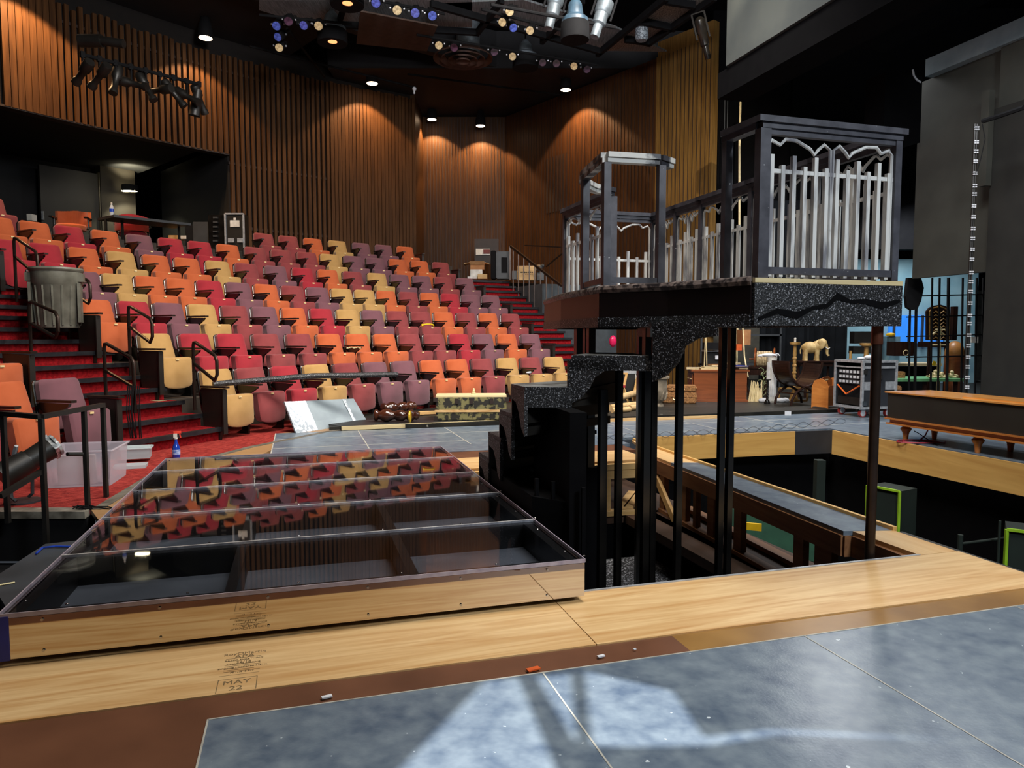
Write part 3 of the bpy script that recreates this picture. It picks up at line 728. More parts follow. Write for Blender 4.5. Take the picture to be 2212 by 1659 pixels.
# frame under the far plywood deck
fr=thing('timber_deck_frame','pale timber stud frame under the plywood decking behind the stair','frame',S(2.2,6.3,-.52))
m=MB(); m.uv(.95,3.15,6.26,6.31,-.075,-.018); m.uv(.95,3.15,6.26,6.31,-.16,-.08); obj('rim_board',m,MT['pine'],fr,world=True)
for px in (1283,1315,1385,1395):
    p=SV(px,6.29); m=MB(); m.box((p.x,p.y,-.33),(.045,.05,.34),YAW); obj('stud',m,MT['pine'],fr,world=True)
m=MB(); m.uv(.95,3.1,6.25,6.34,-.52,-.47); m.bar(SV(1342,6.35,-.48),SV(1370,7.0,-.48),.09,.03); m.bar(SV(1360,6.35,-.48),SV(1388,7.0,-.48),.09,.03); obj('sole_plate',m,MT['pine'],fr,world=True)
# trap facings
fc=[Z(1417,945),Z(1718,933),Z(1798,930.5),Z(2212,1000),Z(2420,1041)]
def facing(p,q,z0,mt,lab,n=Vector((0,1,0))):
    d=(q-p).normalized(); nn=Vector((-d.y,d.x,0)); m=MB()
    m.slab([(p.x,p.y,z0),(q.x,q.y,z0),(q.x,q.y,.006),(p.x,p.y,.006)],nn,.022); return one('facing_board',m,MT[mt],lab,'board')
F1=facing(fc[0],fc[1],-.285,'plye','stained plywood facing across the far side of the open trap')
facing(fc[1],fc[2],-.29,'casegrey','dark grey plate fixed at the far corner of the open trap')
F2=facing(fc[2],fc[4],-.30,'plyev','stained plywood facing with knots along the right side of the open trap')
for px,yy,P_ in ((1500,955,F1),):
    pass
# lime framed panels and machinery in the trap
def lime(p0,p1,z0,z1,lab,t=.012):
    th_=thing('framed_panel',lab,'panel',((p0.x+p1.x)/2,(p0.y+p1.y)/2,z0)); d=(p1-p0).normalized()
    m=MB(); n=Vector((-d.y,d.x,0)); m.slab([(p0.x,p0.y,z0),(p1.x,p1.y,z0),(p1.x,p1.y,z1),(p0.x,p0.y,z1)],n,.3); obj('board',m,MT['dgreen'],th_,world=True)
    m=MB(); o=-n*.01
    for a,b in (((p0.x,p0.y,z0),(p0.x,p0.y,z1)),((p1.x,p1.y,z0),(p1.x,p1.y,z1)),((p0.x,p0.y,z1),(p1.x,p1.y,z1))): m.bar(Vector(a)+o,Vector(b)+o,.022,.022)
    obj('lime_edge',m,MT['greenp'],th_,world=True)
q0,q1=Y(1872,1130,7.4),Y(1942,1130,7.1); zz1=Y(1872,1048,7.4).z
lime(q0,q1,-2.0,zz1,'dark panel with lime green edges standing in the open trap')
q0,q1=Y(2172,1200,5.6),Y(2235,1200,5.5); lime(q0,q1,-2.2,Y(2172,1143,5.6).z,'tilted lime-edged frame at the right edge inside the trap')
m=MB(); p=Y(1775,995,8.2); m.b2((p.x-.05,p.y,-3.1),(p.x+.05,p.y+.1,p.z)); one('lift_column',m,MT['dgreen'],'dim steel column standing at the back of the open trap','column')
m=MB(); p=Y(2075,1175,5.8); q=Y(2190,1160,5.6); m.cyl(p,q,.012); p=Y(2160,1125,5.6); m.cyl(p,(p.x,p.y,-3.1),.01); p2=Y(2075,1155,5.8); m.cyl(p2,(p2.x,p2.y,-3.1),.02)
one('trap_rail',m,MT['dgreen'],'thin dim pipe rail low inside the open trap','rail')
m=MB(); p=Y(1620,1137,7.0); m.box((p.x,p.y,p.z),(.22,.03,.07),-.4); one('yellow_bracket',m,MT['yellow'],'bright yellow bracket seen between the bridge posts','bracket')
m=MB(); p=Y(1650,1135,7.6); m.box((p.x+.1,p.y,p.z-.1),(1.0,.03,.5),-.3); one('green_board',m,mat('mid_green','2e5a44','284e3c',.7),'dim green board below the timber bridge','board')
# ================= STAIR =================
stl=thing('winding_stair','black winding stair with splattered treads rising to the balustraded platform','stair',S(1.7,4.4,-.85))
zt=[.364,.55,.735,.92,1.105,1.29]
PV=(2.02,4.55)
outer_=[ [(1.25,5.33),(1.25,5.03)] , [(1.25,5.03),(1.25,4.76)], [(1.25,4.76),(1.25,4.46)], [(1.25,4.24),(1.25,3.96),(1.49,3.85)], [(1.50,3.86),(1.87,3.62)], [(1.99,3.98),(1.86,3.58),(2.13,3.125)] ]
outer_[2]=[(1.25,4.50),(1.25,4.22)]; outer_[1]=[(1.25,4.80),(1.25,4.48)]; outer_[0]=[(1.25,5.08),(1.25,4.78)]
inn_=[ [(2.0,4.75),(2.0,4.9)],[(2.0,4.65),(2.0,4.78)],[(1.98,4.55),(2.0,4.68)],[(2.0,4.4),(1.95,4.55)],[(2.05,4.2),(1.9,4.45)],[(2.35,3.2),(2.3,4.0)] ]
for i in range(6):
    pts=[S(*q) for q in outer_[i]]+[S(*q) for q in inn_[i]]
    m=MB(); m.prism([tuple(p[:2]) for p in pts],zt[i]-.028,zt[i]); m.m[1]=1; obj('tread',m,[MT['texblack'],MT['graytop'] if i>2 else MT['texblack']],stl,world=True)  # black treads; grey upper tops paint in their grazing sheen
# outer bracket plates with ogee cut under each step end
def og(p,q,z,drop,mt='texblack',curl=True):
    """plate hanging below tread from p (high side) toward q; full height at p, ogee to q"""
    d=(q-p); L_=d.length; d.normalize(); pr=[(0,0),(L_,0),(L_,-.045),(L_*.72,-.06),(L_*.52,-.10),(L_*.42,-drop*.62),(L_*.22,-drop*.88),(0,-drop)]
    n=Vector((-d.y,d.x,0)); m=MB(); m.slab([(p.x+d.x*a,p.y+d.y*a,z+b) for a,b in pr],n,.022); return m
for i in range(4):
    v1,v0=[(5.06,4.80),(4.78,4.50),(4.50,4.24),(4.22,3.975)][i]
    m=MB(); z=zt[i]-.028
    # riser side plate: vertical strip at the far (lower) side, ogee toward the camera
    pr=[(v1,z),(v0,z),(v0,z-.19),(v0+.05,z-.20),(v0+.02,z-.10),(v0+.07,z-.08)]
    pr=[(v1,z),(v0-.02,z),(v0-.02,z-.26),(v0+.04,z-.22),(v0+.09,z-.13),(v0+.15,z-.075),(v1,z-.06)]
    m.slab([S(1.245,v,zz_) for v,zz_ in pr],U,.022); obj('bracket',m,MT['texblack'],stl,world=True)
    m=MB(); a=S(1.25,v1,0); b=S(1.98,4.8-.05*i,0); d_=b-a
    m.slab([(a.x,a.y,z-.25),(b.x,b.y,z-.25),(b.x,b.y,z),(a.x,a.y,z)],V,.02); obj('riser',m,MT['black'],stl,world=True)
    m=MB(); c=S(1.26,v0,0); e=S(1.98,v0+.42,0)
    # underside ribs seen from the front
    m.bar((c.x,c.y,z-.235),(e.x,e.y,z-.235),.02,.05); m.slab([(c.x,c.y,z-.19),(e.x,e.y,z-.19),(e.x,e.y,z-.02),(c.x,c.y,z-.02)],V,.015); obj('apron',m,MT['black'],stl,world=True)
# front apron of the fourth tread, fifth and sixth with their carved corner blocks
a,b=S(1.25,3.955),S(1.50,3.845); m=MB(); m.slab([(a.x,a.y,.80),(b.x,b.y,.80),(b.x,b.y,.892),(a.x,a.y,.892)],V,.02); obj('apron',m,MT['texblack'],stl,world=True)
a,b=S(1.485,3.87),S(1.88,3.61); obj('bracket',og(a,a+(b-a)*.62,1.077,.26),MT['texblack'],stl,world=True)
m=MB(); m.slab([(a.x,a.y,1.02),(b.x,b.y,1.02),(b.x,b.y,1.077),(a.x,a.y,1.077)],V,.02); obj('apron',m,MT['texblack'],stl,world=True)
c=S(1.92,4.15); m=MB(); m.bar((a.x,a.y,.86),(c.x,c.y,.90),.02,.05); m.slab([(a.x,a.y+.02,.80),(c.x,c.y,.80),(c.x,c.y,1.07),(a.x,a.y+.02,1.07)],V,.015); obj('apron',m,MT['black'],stl,world=True)
a,b=S(1.865,3.575),S(2.13,3.12); obj('bracket',og(a,a+(b-a)*.72,1.262,.30),MT['texblack'],stl,world=True)
m=MB(); c=S(1.985,3.97); m.bar((a.x,a.y,1.235),(c.x,c.y,1.235),.022,.05); obj('apron',m,MT['black'],stl,world=True)
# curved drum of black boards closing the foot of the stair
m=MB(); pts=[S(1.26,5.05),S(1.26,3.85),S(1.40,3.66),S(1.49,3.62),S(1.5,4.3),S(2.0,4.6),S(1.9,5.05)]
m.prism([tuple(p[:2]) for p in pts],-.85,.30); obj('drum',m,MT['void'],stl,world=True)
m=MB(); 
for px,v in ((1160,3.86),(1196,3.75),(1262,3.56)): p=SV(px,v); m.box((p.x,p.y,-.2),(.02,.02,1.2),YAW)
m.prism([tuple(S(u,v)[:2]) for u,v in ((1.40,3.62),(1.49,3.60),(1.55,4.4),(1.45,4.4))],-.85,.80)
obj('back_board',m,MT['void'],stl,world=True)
# ================= PLATFORM =================
pf=thing('balustraded_platform','raised black platform with white spindle balustrade standing on thin posts over the pit','platform',S(2.6,4.4,-.85))
DK=[(2.17,3.11),(3.08,3.11),(3.08,5.9),(2.15,5.95),(1.95,5.6),(1.78,4.75),(1.73,3.97),(1.98,3.6)]
ZD=1.50; ZU=1.27
m=MB(); m.prism([tuple(S(*q)[:2]) for q in DK],ZD-.025,ZD); obj('deck',m,MT['graytop'],pf,world=True)
m=MB(); m.prism([tuple(S(u*.995,v)[:2]) for u,v in DK],ZU+.02,ZD-.026); obj('joist_box',m,MT['blackm'],pf,world=True)
def fas(i,j,mt,z0=ZU,z1=ZD-.012,out=.014,nm='fascia'):
    a,b=S(*DK[i]),S(*DK[j]); d=(b-a).normalized(); n=Vector((d.y,-d.x,0)); m=MB()
    m.slab([(a.x,a.y,z0),(b.x,b.y,z0),(b.x,b.y,z1),(a.x,a.y,z1)],n,out); return obj(nm,m,MT[mt],pf,world=True)
fas(0,1,'texblack',ZU-.003,ZD-.02,.02); fas(0,1,'cream',ZD-.019,ZD+.004,.022,'edge_batten')
wv=[(2.19,1.30),(2.30,1.345),(2.42,1.33),(2.52,1.36),(2.60,1.375),(2.66,1.43),(2.74,1.395),(2.84,1.40),(2.95,1.385),(3.06,1.40)]; m=MB()
m.slab([S(u,3.11-.021,z+.008) for u,z in wv]+[S(u,3.11-.021,z-.008-.010*(i%3)) for i,(u,z) in reversed(list(enumerate(wv)))],-V,.004); obj('dark_painted_vein',m,MT['void'],pf,world=True)
fas(1,2,'texblack'); fas(2,3,'blackm'); fas(3,4,'redbrown'); fas(4,5,'redbrown'); fas(5,6,'redbrown',ZU); fas(6,7,'fascia'); fas(7,0,'fascia')
for i,j in ((4,5),(5,6),(6,7),(7,0)):
    a,b=S(*DK[i],ZU+.03),S(*DK[j],ZU+.03); d=(b-a).normalized(); n=Vector((d.y,-d.x,0)); m=MB(); m.slab([(a.x,a.y,ZU-.004),(b.x,b.y,ZU-.004),(b.x,b.y,ZU+.055),(a.x,a.y,ZU+.055)],n,.02); obj('splattered_band',m,MT['texblack'],pf,world=True)
# rounded worn nosing
pts=[S(*DK[k],ZD-.012) for k in (3,4,5,6,7,0)]
m=MB(); m.tube([p for p in pts],.026,8); obj('nosing',m,mat('worn_nosing','6a5d58','1c1618',.45,scale=28,lo=.42,hi=.56),pf,world=True,smooth=True)
# balustrade: white spindles stand in rails between dark posts
def bal(u0,v0,u1,v1,z0,zr,ztop,n,cap=True,big=False,posts=(1,1),scroll=True,tall=True):
    a,b=S(u0,v0),S(u1,v1); d=(b-a).normalized(); L_=(b-a).length; n_=Vector((-d.y,d.x,0))
    P=lambda t,z:(a.x+d.x*t,a.y+d.y*t,z)
    if cap:
        m=MB(); m.bar(P(-.04,ztop),P(L_+.04,ztop),.075,.03); m.bar(P(-.02,ztop-.028),P(L_+.02,ztop-.028),.05,.03); m.bar(P(0,ztop-.055),P(L_,ztop-.055),.03,.03); obj('handrail',m,MT['railing'],pf,world=True)
    m=MB(); m.bar(P(0,z0+.045),P(L_,z0+.045),.028,.035); obj('bottom_rail',m,MT['railing'],pf,world=True)
    m=MB(); m.bar(P(0,zr),P(L_,zr),.014,.02); obj('mid_rail',m,MT['whitewash'],pf,world=True)
    for t,f in ((0,posts[0]),(L_,posts[1])):
        if f: m=MB(); m.bar(P(t,z0),P(t,ztop-.01),.04,.04,up=d); obj('post',m,MT['railing'],pf,world=True)
    for i in range(n):
        t=L_*(i+.75)/(n+.5); h=zr+(.03 if i%2 else .08) if tall else zr+.05
        m=MB(); m.bar(P(t,z0+.015),P(t,h),.022,.022,up=d); obj('spindle',m,MT['whitewash'],pf,world=True)
    if scroll:
        sc=[]; 
        for s in (0,1):
            x0=L_*s+(-.03 if s else .03); sg=-1 if s else 1; w_=L_/2-.04
            sc=[(x0,z0+.05),(x0,ztop-.12),(x0+sg*.02,ztop-.095),(x0+sg*.07,ztop-.115),(x0+sg*.10,ztop-.085),(x0+sg*w_*.45,ztop-.088),(x0+sg*w_*.68,ztop-.125),(x0+sg*w_*.74,ztop-.15),(x0+sg*w_*.80,ztop-.125),(x0+sg*w_*.9,ztop-.095),(x0+sg*w_,ztop-.12),(x0+sg*(w_+.015),z0+.05)]
            m=MB(); m.tube([P(x,z) for x,z in sc],.009,6); obj('scroll_fretwork',m,MT['whitewash'],pf,world=True,smooth=True)
ZR=2.285
bal(2.23,3.135,3.05,3.135,ZD,2.04,ZR,12)
m=MB(); c=S(2.23,3.135); m.box((c.x,c.y,(ZD+ZR)/2-.02),(.06,.05,ZR-ZD-.05),YAW); obj('corner_post',m,MT['railing'],pf,world=True)
m=MB(); m.bar(S(2.22,3.10,ZR),S(2.20,3.42,ZR),.07,.03); m.bar(S(2.22,3.15,ZR-.03),S(2.20,3.42,ZR-.03),.05,.03); obj('handrail',m,MT['railing'],pf,world=True)
m=MB(); c=S(2.20,3.40); m.box((c.x,c.y,(ZD+ZR)/2-.02),(.04,.04,ZR-ZD-.05),YAW); obj('post',m,MT['railing'],pf,world=True)
vs_=[3.14,3.75,4.4,5.05,5.45,5.86]
for i in range(5): bal(3.05,vs_[i],3.05,vs_[i+1],ZD,1.98,ZR,[8,7,7,4,4][i],posts=(0,1))
bal(3.05,5.87,2.22,5.87,ZD,1.88,ZR,9,posts=(0,1))
bal(2.22,5.87,2.24,5.05,ZD,1.98,ZR,8,posts=(1,0))
m=MB(); c=S(2.24,4.95); m.box((c.x,c.y,(ZD+ZR)/2-.02),(.055,.055,ZR-ZD-.05),YAW); obj('newel_post',m,MT['railing'],pf,world=True)
# swept frame without spindles round the bulge
F=[(2.24,4.95),(2.05,4.86),(1.92,4.72),(1.84,4.5),(1.77,4.0),(2.10,3.98),(2.22,4.05)]
m=MB()
for i in range(len(F)-1):
    m.bar(S(*F[i],ZR-.0),S(*F[i+1],ZR-.0),.07,.03); m.bar(S(*F[i],ZR-.028),S(*F[i+1],ZR-.028),.05,.03)
obj('swept_handrail',m,mat('half_painted_rail','b9b8b4','2f2f35',.45,scale=7,lo=.46,hi=.56),pf,world=True)
for q in ((1.84,4.5),(1.77,4.0),(2.12,3.98)):
    m=MB(); m.box(S(*q,(ZD+ZR)/2-.02),(.045,.045,ZR-ZD-.05),YAW); obj('post',m,MT['railing'],pf,world=True)
m=MB(); m.bar(S(1.84,4.5,ZD+.05),S(1.77,4.0,ZD+.05),.03,.035); m.bar(S(1.77,4.0,ZD+.05),S(2.12,3.98,ZD+.05),.03,.035); obj('bottom_rail',m,MT['railing'],pf,world=True)
# legs
for px,v,top,w_ in ((1250,5.3,ZU,.06),(1267,5.0,ZU,.045),(1276,4.6,ZU,.05),(1303,4.0,.89,.046),(1338,4.05,1.07,.038),(1382,4.9,ZU,.035),(1397,3.72,1.26,.04),(1413,3.78,1.26,.036),(1469,3.62,1.262,.036),(1561,3.55,ZU,.034),(1580,3.6,ZU,.034)):
    p=SV(px+3*(0 if px<1400 else 0),v); m=MB(); m.box((p.x,p.y,(top-.85)/2),(w_,w_,top+.85),YAW); obj('leg',m,MT['gloss'],pf,world=True)
p=S(3.0,3.17); m=MB(); m.cyl((p.x,p.y,-.85),(p.x,p.y,ZU-.0),.0265,n=20); obj('pipe_leg',m,MT['bronze'],pf,world=True,smooth=True)
m=MB(); m.cyl((p.x,p.y,ZU-.10),(p.x,p.y,ZU+.0),.030,n=20); obj('copper_sleeve',m,mat('copper_sleeve','7a4a38','5a3226',.3,metal=.6),pf,world=True,smooth=True)
# low wagon floor in the pit and the blue footed stand
m=MB(); m.uv(1.24,3.12,3.12,6.0,-.92,-.85); one('pit_wagon',m,MT['wagon'],'splattered black low platform at the bottom of the stair pit','platform')
p=Z(1391,1180,-.85); t=thing('slim_stand','thin metal rod on a bright blue foot at the bottom of the stair pit','stand',p)
m=MB(); m.lathe([(.05,0),(.05,.012),(.03,.02),(.028,.07),(.02,.075)]); obj('foot',m,MT['blue'],t); m=MB(); m.cyl((0,0,.07),(0,0,.85),.007,n=8); obj('rod',m,MT['chrome'],t)
# ================= AISLE HANDRAILS =================
def pxm(p,n): return n*(p.y*ct)/FPX      # n pixels to metres at p
def handrail(px,yt,yb,zb,r,lx,ly,lab,cable=False,post2=False):
    a=az_hit(px,r); p=arc(r,a,0); p.z=Y(px,yb,p.y).z; zt=Y(px,yt,p.y).z
    q=Y(lx,ly,p.y-.30); lo=.30
    t=thing('handrail_loop',lab,'handrail',p,group='looped pipe handrails on the carpeted aisle')
    m=MB(); w_=.019
    d=Vector((q.x-p.x,q.y-p.y,0)); dz=q.z-zt
    pts=[(p.x,p.y,p.z),(p.x,p.y,zt-.06),(p.x+d.x*.03,p.y+d.y*.03,zt-.015),(p.x+d.x*.1,p.y+d.y*.1,zt+dz*.08)]
    pts+=[(p.x+d.x*.93,p.y+d.y*.93,q.z-dz*.05),(q.x,q.y,q.z-.05)]
    if not post2: pts+=[(q.x,q.y,q.z-lo+.10),(q.x-d.x*.1,q.y-d.y*.1,q.z-lo+.03)]
    else: pts+=[(q.x,q.y,q.z-lo+.10),(q.x,q.y,p.z-.12)]
    if not post2: pts+=[(p.x,p.y,zt-lo+.05)]
    m.tube(pts,w_,8)
    if post2: m.tube([(q.x,q.y,q.z-lo),(p.x,p.y,zt-lo)],w_,8)
    obj('pipe',m,MT['bronze'],t,world=True,smooth=True)
    if cable:
        m=MB(); random.seed(3)
        for k in range(7):
            x=q.x-.05+.02*k; m.tube([(x,q.y-.03,q.z-lo+.02),(x-.02+.03*random.random(),q.y-.05,q.z-lo-.25),(x+.03*random.random(),q.y-.04,q.z-lo-.55-.06*k)],.006,5)
        obj('hanging_cables',m,MT['blackm'],t,world=True)
handrail(42,512,652,0,15.9,80,545,'looped bronze pipe handrail highest up the left aisle, before the red seats')
handrail(153,582,735,0,15.1,194,608,'looped bronze pipe handrail in front of the grey trash can')
handrail(68,650,768,0,14.6,124,676,'looped bronze pipe handrail left of the trash can, over the red steps')
handrail(281,660,828,0,14.0,328,690,'looped bronze pipe handrail beside the orange and red seats, second row gap')
handrail(226,740,862,0,13.4,288,775,'bronze handrail with two posts and black cables hanging from it',cable=True,post2=True)
handrail(418,737,886,0,12.85,468,770,'looped bronze pipe handrail next to the tan seat of the front row')
# long black rail laid across the front seats
m=MB(); a=Y(460,830,8.45); b=Y(858,809,9.9); m.tube([a,a.lerp(b,.5)+Vector((0,0,.04)),b],.036,8)
one('loose_handrail',m,MT['texblack'],'long splattered black rail lying across the front row armrests','rail',smooth=True)
# stair rail at the right aisle
t=thing('stair_railing','dark metal stair railing sloping down behind the right aisle','railing',Y(1160,640,18.2))
m=MB(); A=Y(1102,531,18.6); B=Y(1214,618,16.8); m.bar(A,B,.05,.05); m.bar(A,Y(1102,604,18.6),.05,.05); obj('top_rail',m,MT['bronze'],t,world=True)
for k in range(9):
    q=A.lerp(B,(k+.6)/9.2); m=MB(); m.bar(q,(q.x,q.y,q.z-1.25),.025,.025); obj('baluster',m,MT['bronze'],t,world=True)
m=MB(); a=Y(1134,530,19.2); b=Y(1212,534,18.4); m.bar(a,b,.03,.03); m.bar(Y(1180,576,19),Y(1214,548,18.4),.03,.03); one('wall_rail',m,MT['bronze'],'thin dark wall-mounted rail on the wood wall above the landing','rail')
# ================= LEFT GUARD RAIL =================
t=thing('guard_railing','black metal guard railing by the trench at the left frame edge','railing',(-3.0,5.0,-.1))
ztp=.74
p1=Y(222,874,5.34); p2=Y(181,882,5.05); p3=Y(88,890,4.55); p4=Y(6,893,4.75)
p0=Vector((-4.4,4.6,p4.z))
for q in (p1,p2,p3,p4,p0): q.z=.70
m=MB(); m.bar(p1,p2,.04,.03); m.bar(p2,p3,.04,.03); m.bar(p3,p4,.04,.03); m.bar(p4,p0,.04,.03); obj('top_bar',m,MT['black'],t,world=True)
for q,zb in ((p1,.0),(p2,0),(p3,-.65),(p4,-.04)):
    m=MB(); m.bar((q.x,q.y,zb),(q.x,q.y,.69),.028,.028); obj('post',m,MT['black'],t,world=True)
m=MB(); a=Y(90,1018,4.55); b=Y(0,1072,4.2); m.bar(a,b,.03,.03); obj('slope_bar',m,MT['black'],t,world=True); m=MB(); a=Y(145,981,4.9); b=Y(178,981,5.0); m.cyl(a,b,.014); obj('bar_stub',m,MT['black'],t,world=True)
# ---- tubs, bottle, light ----
PLASTIC=bpy.data.materials.new('clear_tub_plastic'); PLASTIC.use_nodes=True
def tub_mat(name,c,a):
    g=bpy.data.materials.new(name); g.use_nodes=True; nt=g.node_tree; N=nt.nodes; L=nt.links; b=N['Principled BSDF']
    b.inputs['Base Color'].default_value=lin(c); b.inputs['Roughness'].default_value=.3
    tr=N.new('ShaderNodeBsdfTransparent'); mx=N.new('ShaderNodeMixShader'); mx.inputs[0].default_value=a
    L.new(tr.outputs[0],mx.inputs[1]); L.new(b.outputs[0],mx.inputs[2]); L.new(mx.outputs[0],N['Material Output'].inputs[0]); return g
bpy.data.materials.remove(PLASTIC)
TUB=tub_mat('clear_tub_plastic','d8d2dc',.33); TUB2=tub_mat('small_tub_plastic','d0dde0',.55)
def tub(t,w,d,h,th,mt,flare=.04,rim=True):
    m=MB(); x,y=w/2,d/2; f=flare
    def wall(a,b):
        A=(a[0],a[1],0);B=(b[0],b[1],0);C=(b[0]*(1+2*f),b[1]*(1+2*f),h);D=(a[0]*(1+2*f),a[1]*(1+2*f),h)
        n=Vector(((a[0]+b[0])/2,(a[1]+b[1])/2,0)).normalized()
        m.slab([A,B,C,D],-n,th)
    wall((-x,-y),(x,-y)); wall((x,-y),(x,y)); wall((x,y),(-x,y)); wall((-x,y),(-x,-y)); m.b2((-x,-y,0),(x,y,th))
    obj('tub_body',m,mt,t)
    if rim:
        m=MB(); X,Y_=x*(1+2*f)+.01,y*(1+2*f)+.01; m.tube([(-X,-Y_,h),(X,-Y_,h),(X,Y_,h),(-X,Y_,h)],.009,6,closed=True); obj('rim',m,mt,t)
pt=Z(190,1040); t=thing('storage_tub','large clear plastic tub holding a white panel, on the red carpet','tub',pt,R(14)); tub(t,.46,.46,.29,.004,TUB)
m=MB(); m.box((-.03,-.15,.13),(.28,.02,.24),(.06,0,0)); obj('panel_insert',m,mat('stained_white_panel','d9cfcb','c4b4ae',.6,scale=5),t)
m=MB(); m.tube([(-.16+.03*math.cos(a*.5)-.0,-.1,.12+.10*math.sin(a*.5)) for a in range(13)],.004,5,closed=True); m.box((.17,-.12,.13),(.03,.1,.2)); obj('coiled_cable',m,MT['dgrey'],t)
for px,py,w_,l in ((284,1000,.20,'small clear lidded container right of the large tub'),(283,1010,.18,'shallow clear lid tray lying under the small container')):
    p=Z(px,py,0); t=thing('plastic_container',l,'container',p,R(20)); 
    if w_==.2:
        p2_=t; t.location=p+Vector((0,.10,.033)); tub(t,.24,.15,.10,.003,TUB2,.03); m=MB(); m.b2((-.13,-.085,.10),(.13,.085,.112)); obj('lid',m,TUB2,t); m=MB(); m.b2((-.1,-.06,.005),(.1,.06,.04)); obj('contents',m,MT['silver'],t)
    else: tub(t,.26,.16,.03,.003,TUB2,.02,False)
p=Z(381,989); t=thing('spray_bottle','blue spray bottle with red trigger standing on the red carpet','bottle',p,R(30))
m=MB(); m.lathe([(.034,0),(.037,.01),(.037,.09),(.03,.12),(.014,.16),(.013,.19)],n=14); obj('bottle_body',m,mat('blue_liquid','1a3fa8','12308a',.15,coat=.5),t,smooth=True)
m=MB(); m.lathe([(.0375,.035),(.0378,.085)],n=14); obj('label_band',m,mat('bottle_label','b8c8e0','4a78c8',.4,scale=30),t)
m=MB(); m.cyl((0,0,.19),(0,0,.205),.017); m.box((-.005,0,.225),(.035,.028,.04)); obj('collar',m,MT['white'],t)
m=MB(); m.box((.015,0,.255),(.07,.024,.022)); m.bar((.035,0,.245),(.045,0,.20),.012,.012); obj('trigger',m,mat('red_trigger','e04030','d03828',.4),t)
t=thing('stage_light','black profile stage light with a foil front lying on the carpet behind the railing','stage light',Z(60,1070))
a=Y(2,1030,5.0); b=Y(108,968,5.25); m=MB(); m.cyl(a,a.lerp(b,.55),.10,.085,n=16); m.cyl(a.lerp(b,.55),b,.075,.085,n=16); obj('barrel',m,MT['black'],t,world=True,smooth=True)
c=Y(112,962,5.3); dd=(b-a).normalized(); m=MB(); m.cyl(b,b+dd*.03,.10,n=4); m.cyl(b+dd*.03,b+dd*.05,.085,n=16); obj('front_lens',m,MT['silver'],t,world=True)
m=MB(); 
for s in (.3,.7): q=a.lerp(b,s); m.box(q+Vector((0,-.09,.0)),(.05,.02,.02),.4)
m.box(Y(32,975,5.1),(.02,.02,.1),(.3,.5,0)); obj('clips',m,MT['alu'],t,world=True)
m=MB(); m.tube([Y(22,1030,5.1),Y(25,1075,5.05),Y(35,1083,5.05)],.012,6); m.tube([Y(70,1030,5.2),Y(70,1066,5.2),Y(62,1073,5.2)],.012,6); m.lathe([(.12,0),(.12,.012),(.02,.015)],Z(50,1084)+Vector((0,0,.001)),14); obj('yoke',m,MT['dgrey'],t,world=True)
m=MB(); random.seed(5)
for k in range(5):
    q=Z(150+10*k,1097,.01); m.tube([q+Vector((.12*math.sin(a*.9+k)+.03*a,.04*math.cos(a*1.3+k),.01*(a%2))) for a in range(6)],.004,5)
one('cable_tangle',m,MT['blackm'],'tangle of thin black cable on the trench lip by the railing','cable')
m=MB(); q=Z(80,1190,.006); m.tube([Z(78,1196,.012),Z(92,1183,.012),Z(120,1180,.012),Z(152,1181,.012)],.006,6); one('blue_cable',m,MT['blue'],'thin blue cable curving on the grey floor left of the box','cable')
m=MB(); q=Z(8,1262,.007); m.box(q,(.09,.02,.002),.7); one('tape_mark',m,MT['tape'],'pale glow tape strip on the grey floor at the left edge','tape')
# ---- trash can ----
a=az_hit(130,14.75); p=arc(14.75,a,3*RISE+.005); k=p.y/FPX
t=thing('trash_can','large grey round trash can standing at the aisle among the rails','trash can',(p.x,p.y,Y(130,708,p.y).z),R(20))
h=127*k; r=.5*100*k
m=MB(); m.lathe([(r*.78,0),(r*.8,.02),(r*.93,h*.72),(r*.97,h*.74),(r*.97,h*.93),(r*1.0,h*.94),(r*1.03,h*.97),(r*1.0,h),(r*.93,h),(r*.75,.05)],n=28); obj('can_body',m,MT['bin'],t,smooth=True)
for s in (-1,1):
    m=MB(); m.box((s*r*.95,-r*.25,h*.84),(.07,.10,.10)); m.box((s*r*.9,-r*.3,h*.42),(.03,.14,h*.66)); obj('handle',m,MT['bin'],t)
m=MB()
for i in range(16):
    a_=2*PI*i/16; m.cyl((r*.81*math.cos(a_),r*.81*math.sin(a_),.03),(r*.925*math.cos(a_),r*.925*math.sin(a_),h*.7),.012,n=5)
obj('ribs',m,MT['bin'],t)
# ================= ITEMS AT THE FRONT ROW =================
t=thing('display_board','pale grey panel with foil end leaning against the front row seats','panel',Z(710,922))
A=[Z(640,936,.002),Z(795,913,.002)]; Bq=[Y(614,868,A[0].y+.05),Y(764,861,A[1].y+.05)]
n=(A[1]-A[0]).cross(Bq[0]-A[0]).normalized()
def on(s,tt): return A[0].lerp(A[1],s).lerp(Bq[0].lerp(Bq[1],s),tt)
m=MB(); m.slab([on(.0,0),on(1,0),on(1,1),on(.0,1)],n,-.02); obj('board',m,MT['palegrey'],t,world=True)
m=MB(); m.slab([on(.0,0),on(.28,0),on(.28,1),on(.0,1)],n,.003); obj('foil_end',m,MT['silver'],t,world=True)
m=MB(); m.slab([on(.80,0),on(.84,0),on(.86,1),on(.82,1)],n,.003); obj('foil_band',m,MT['silver'],t,world=True)
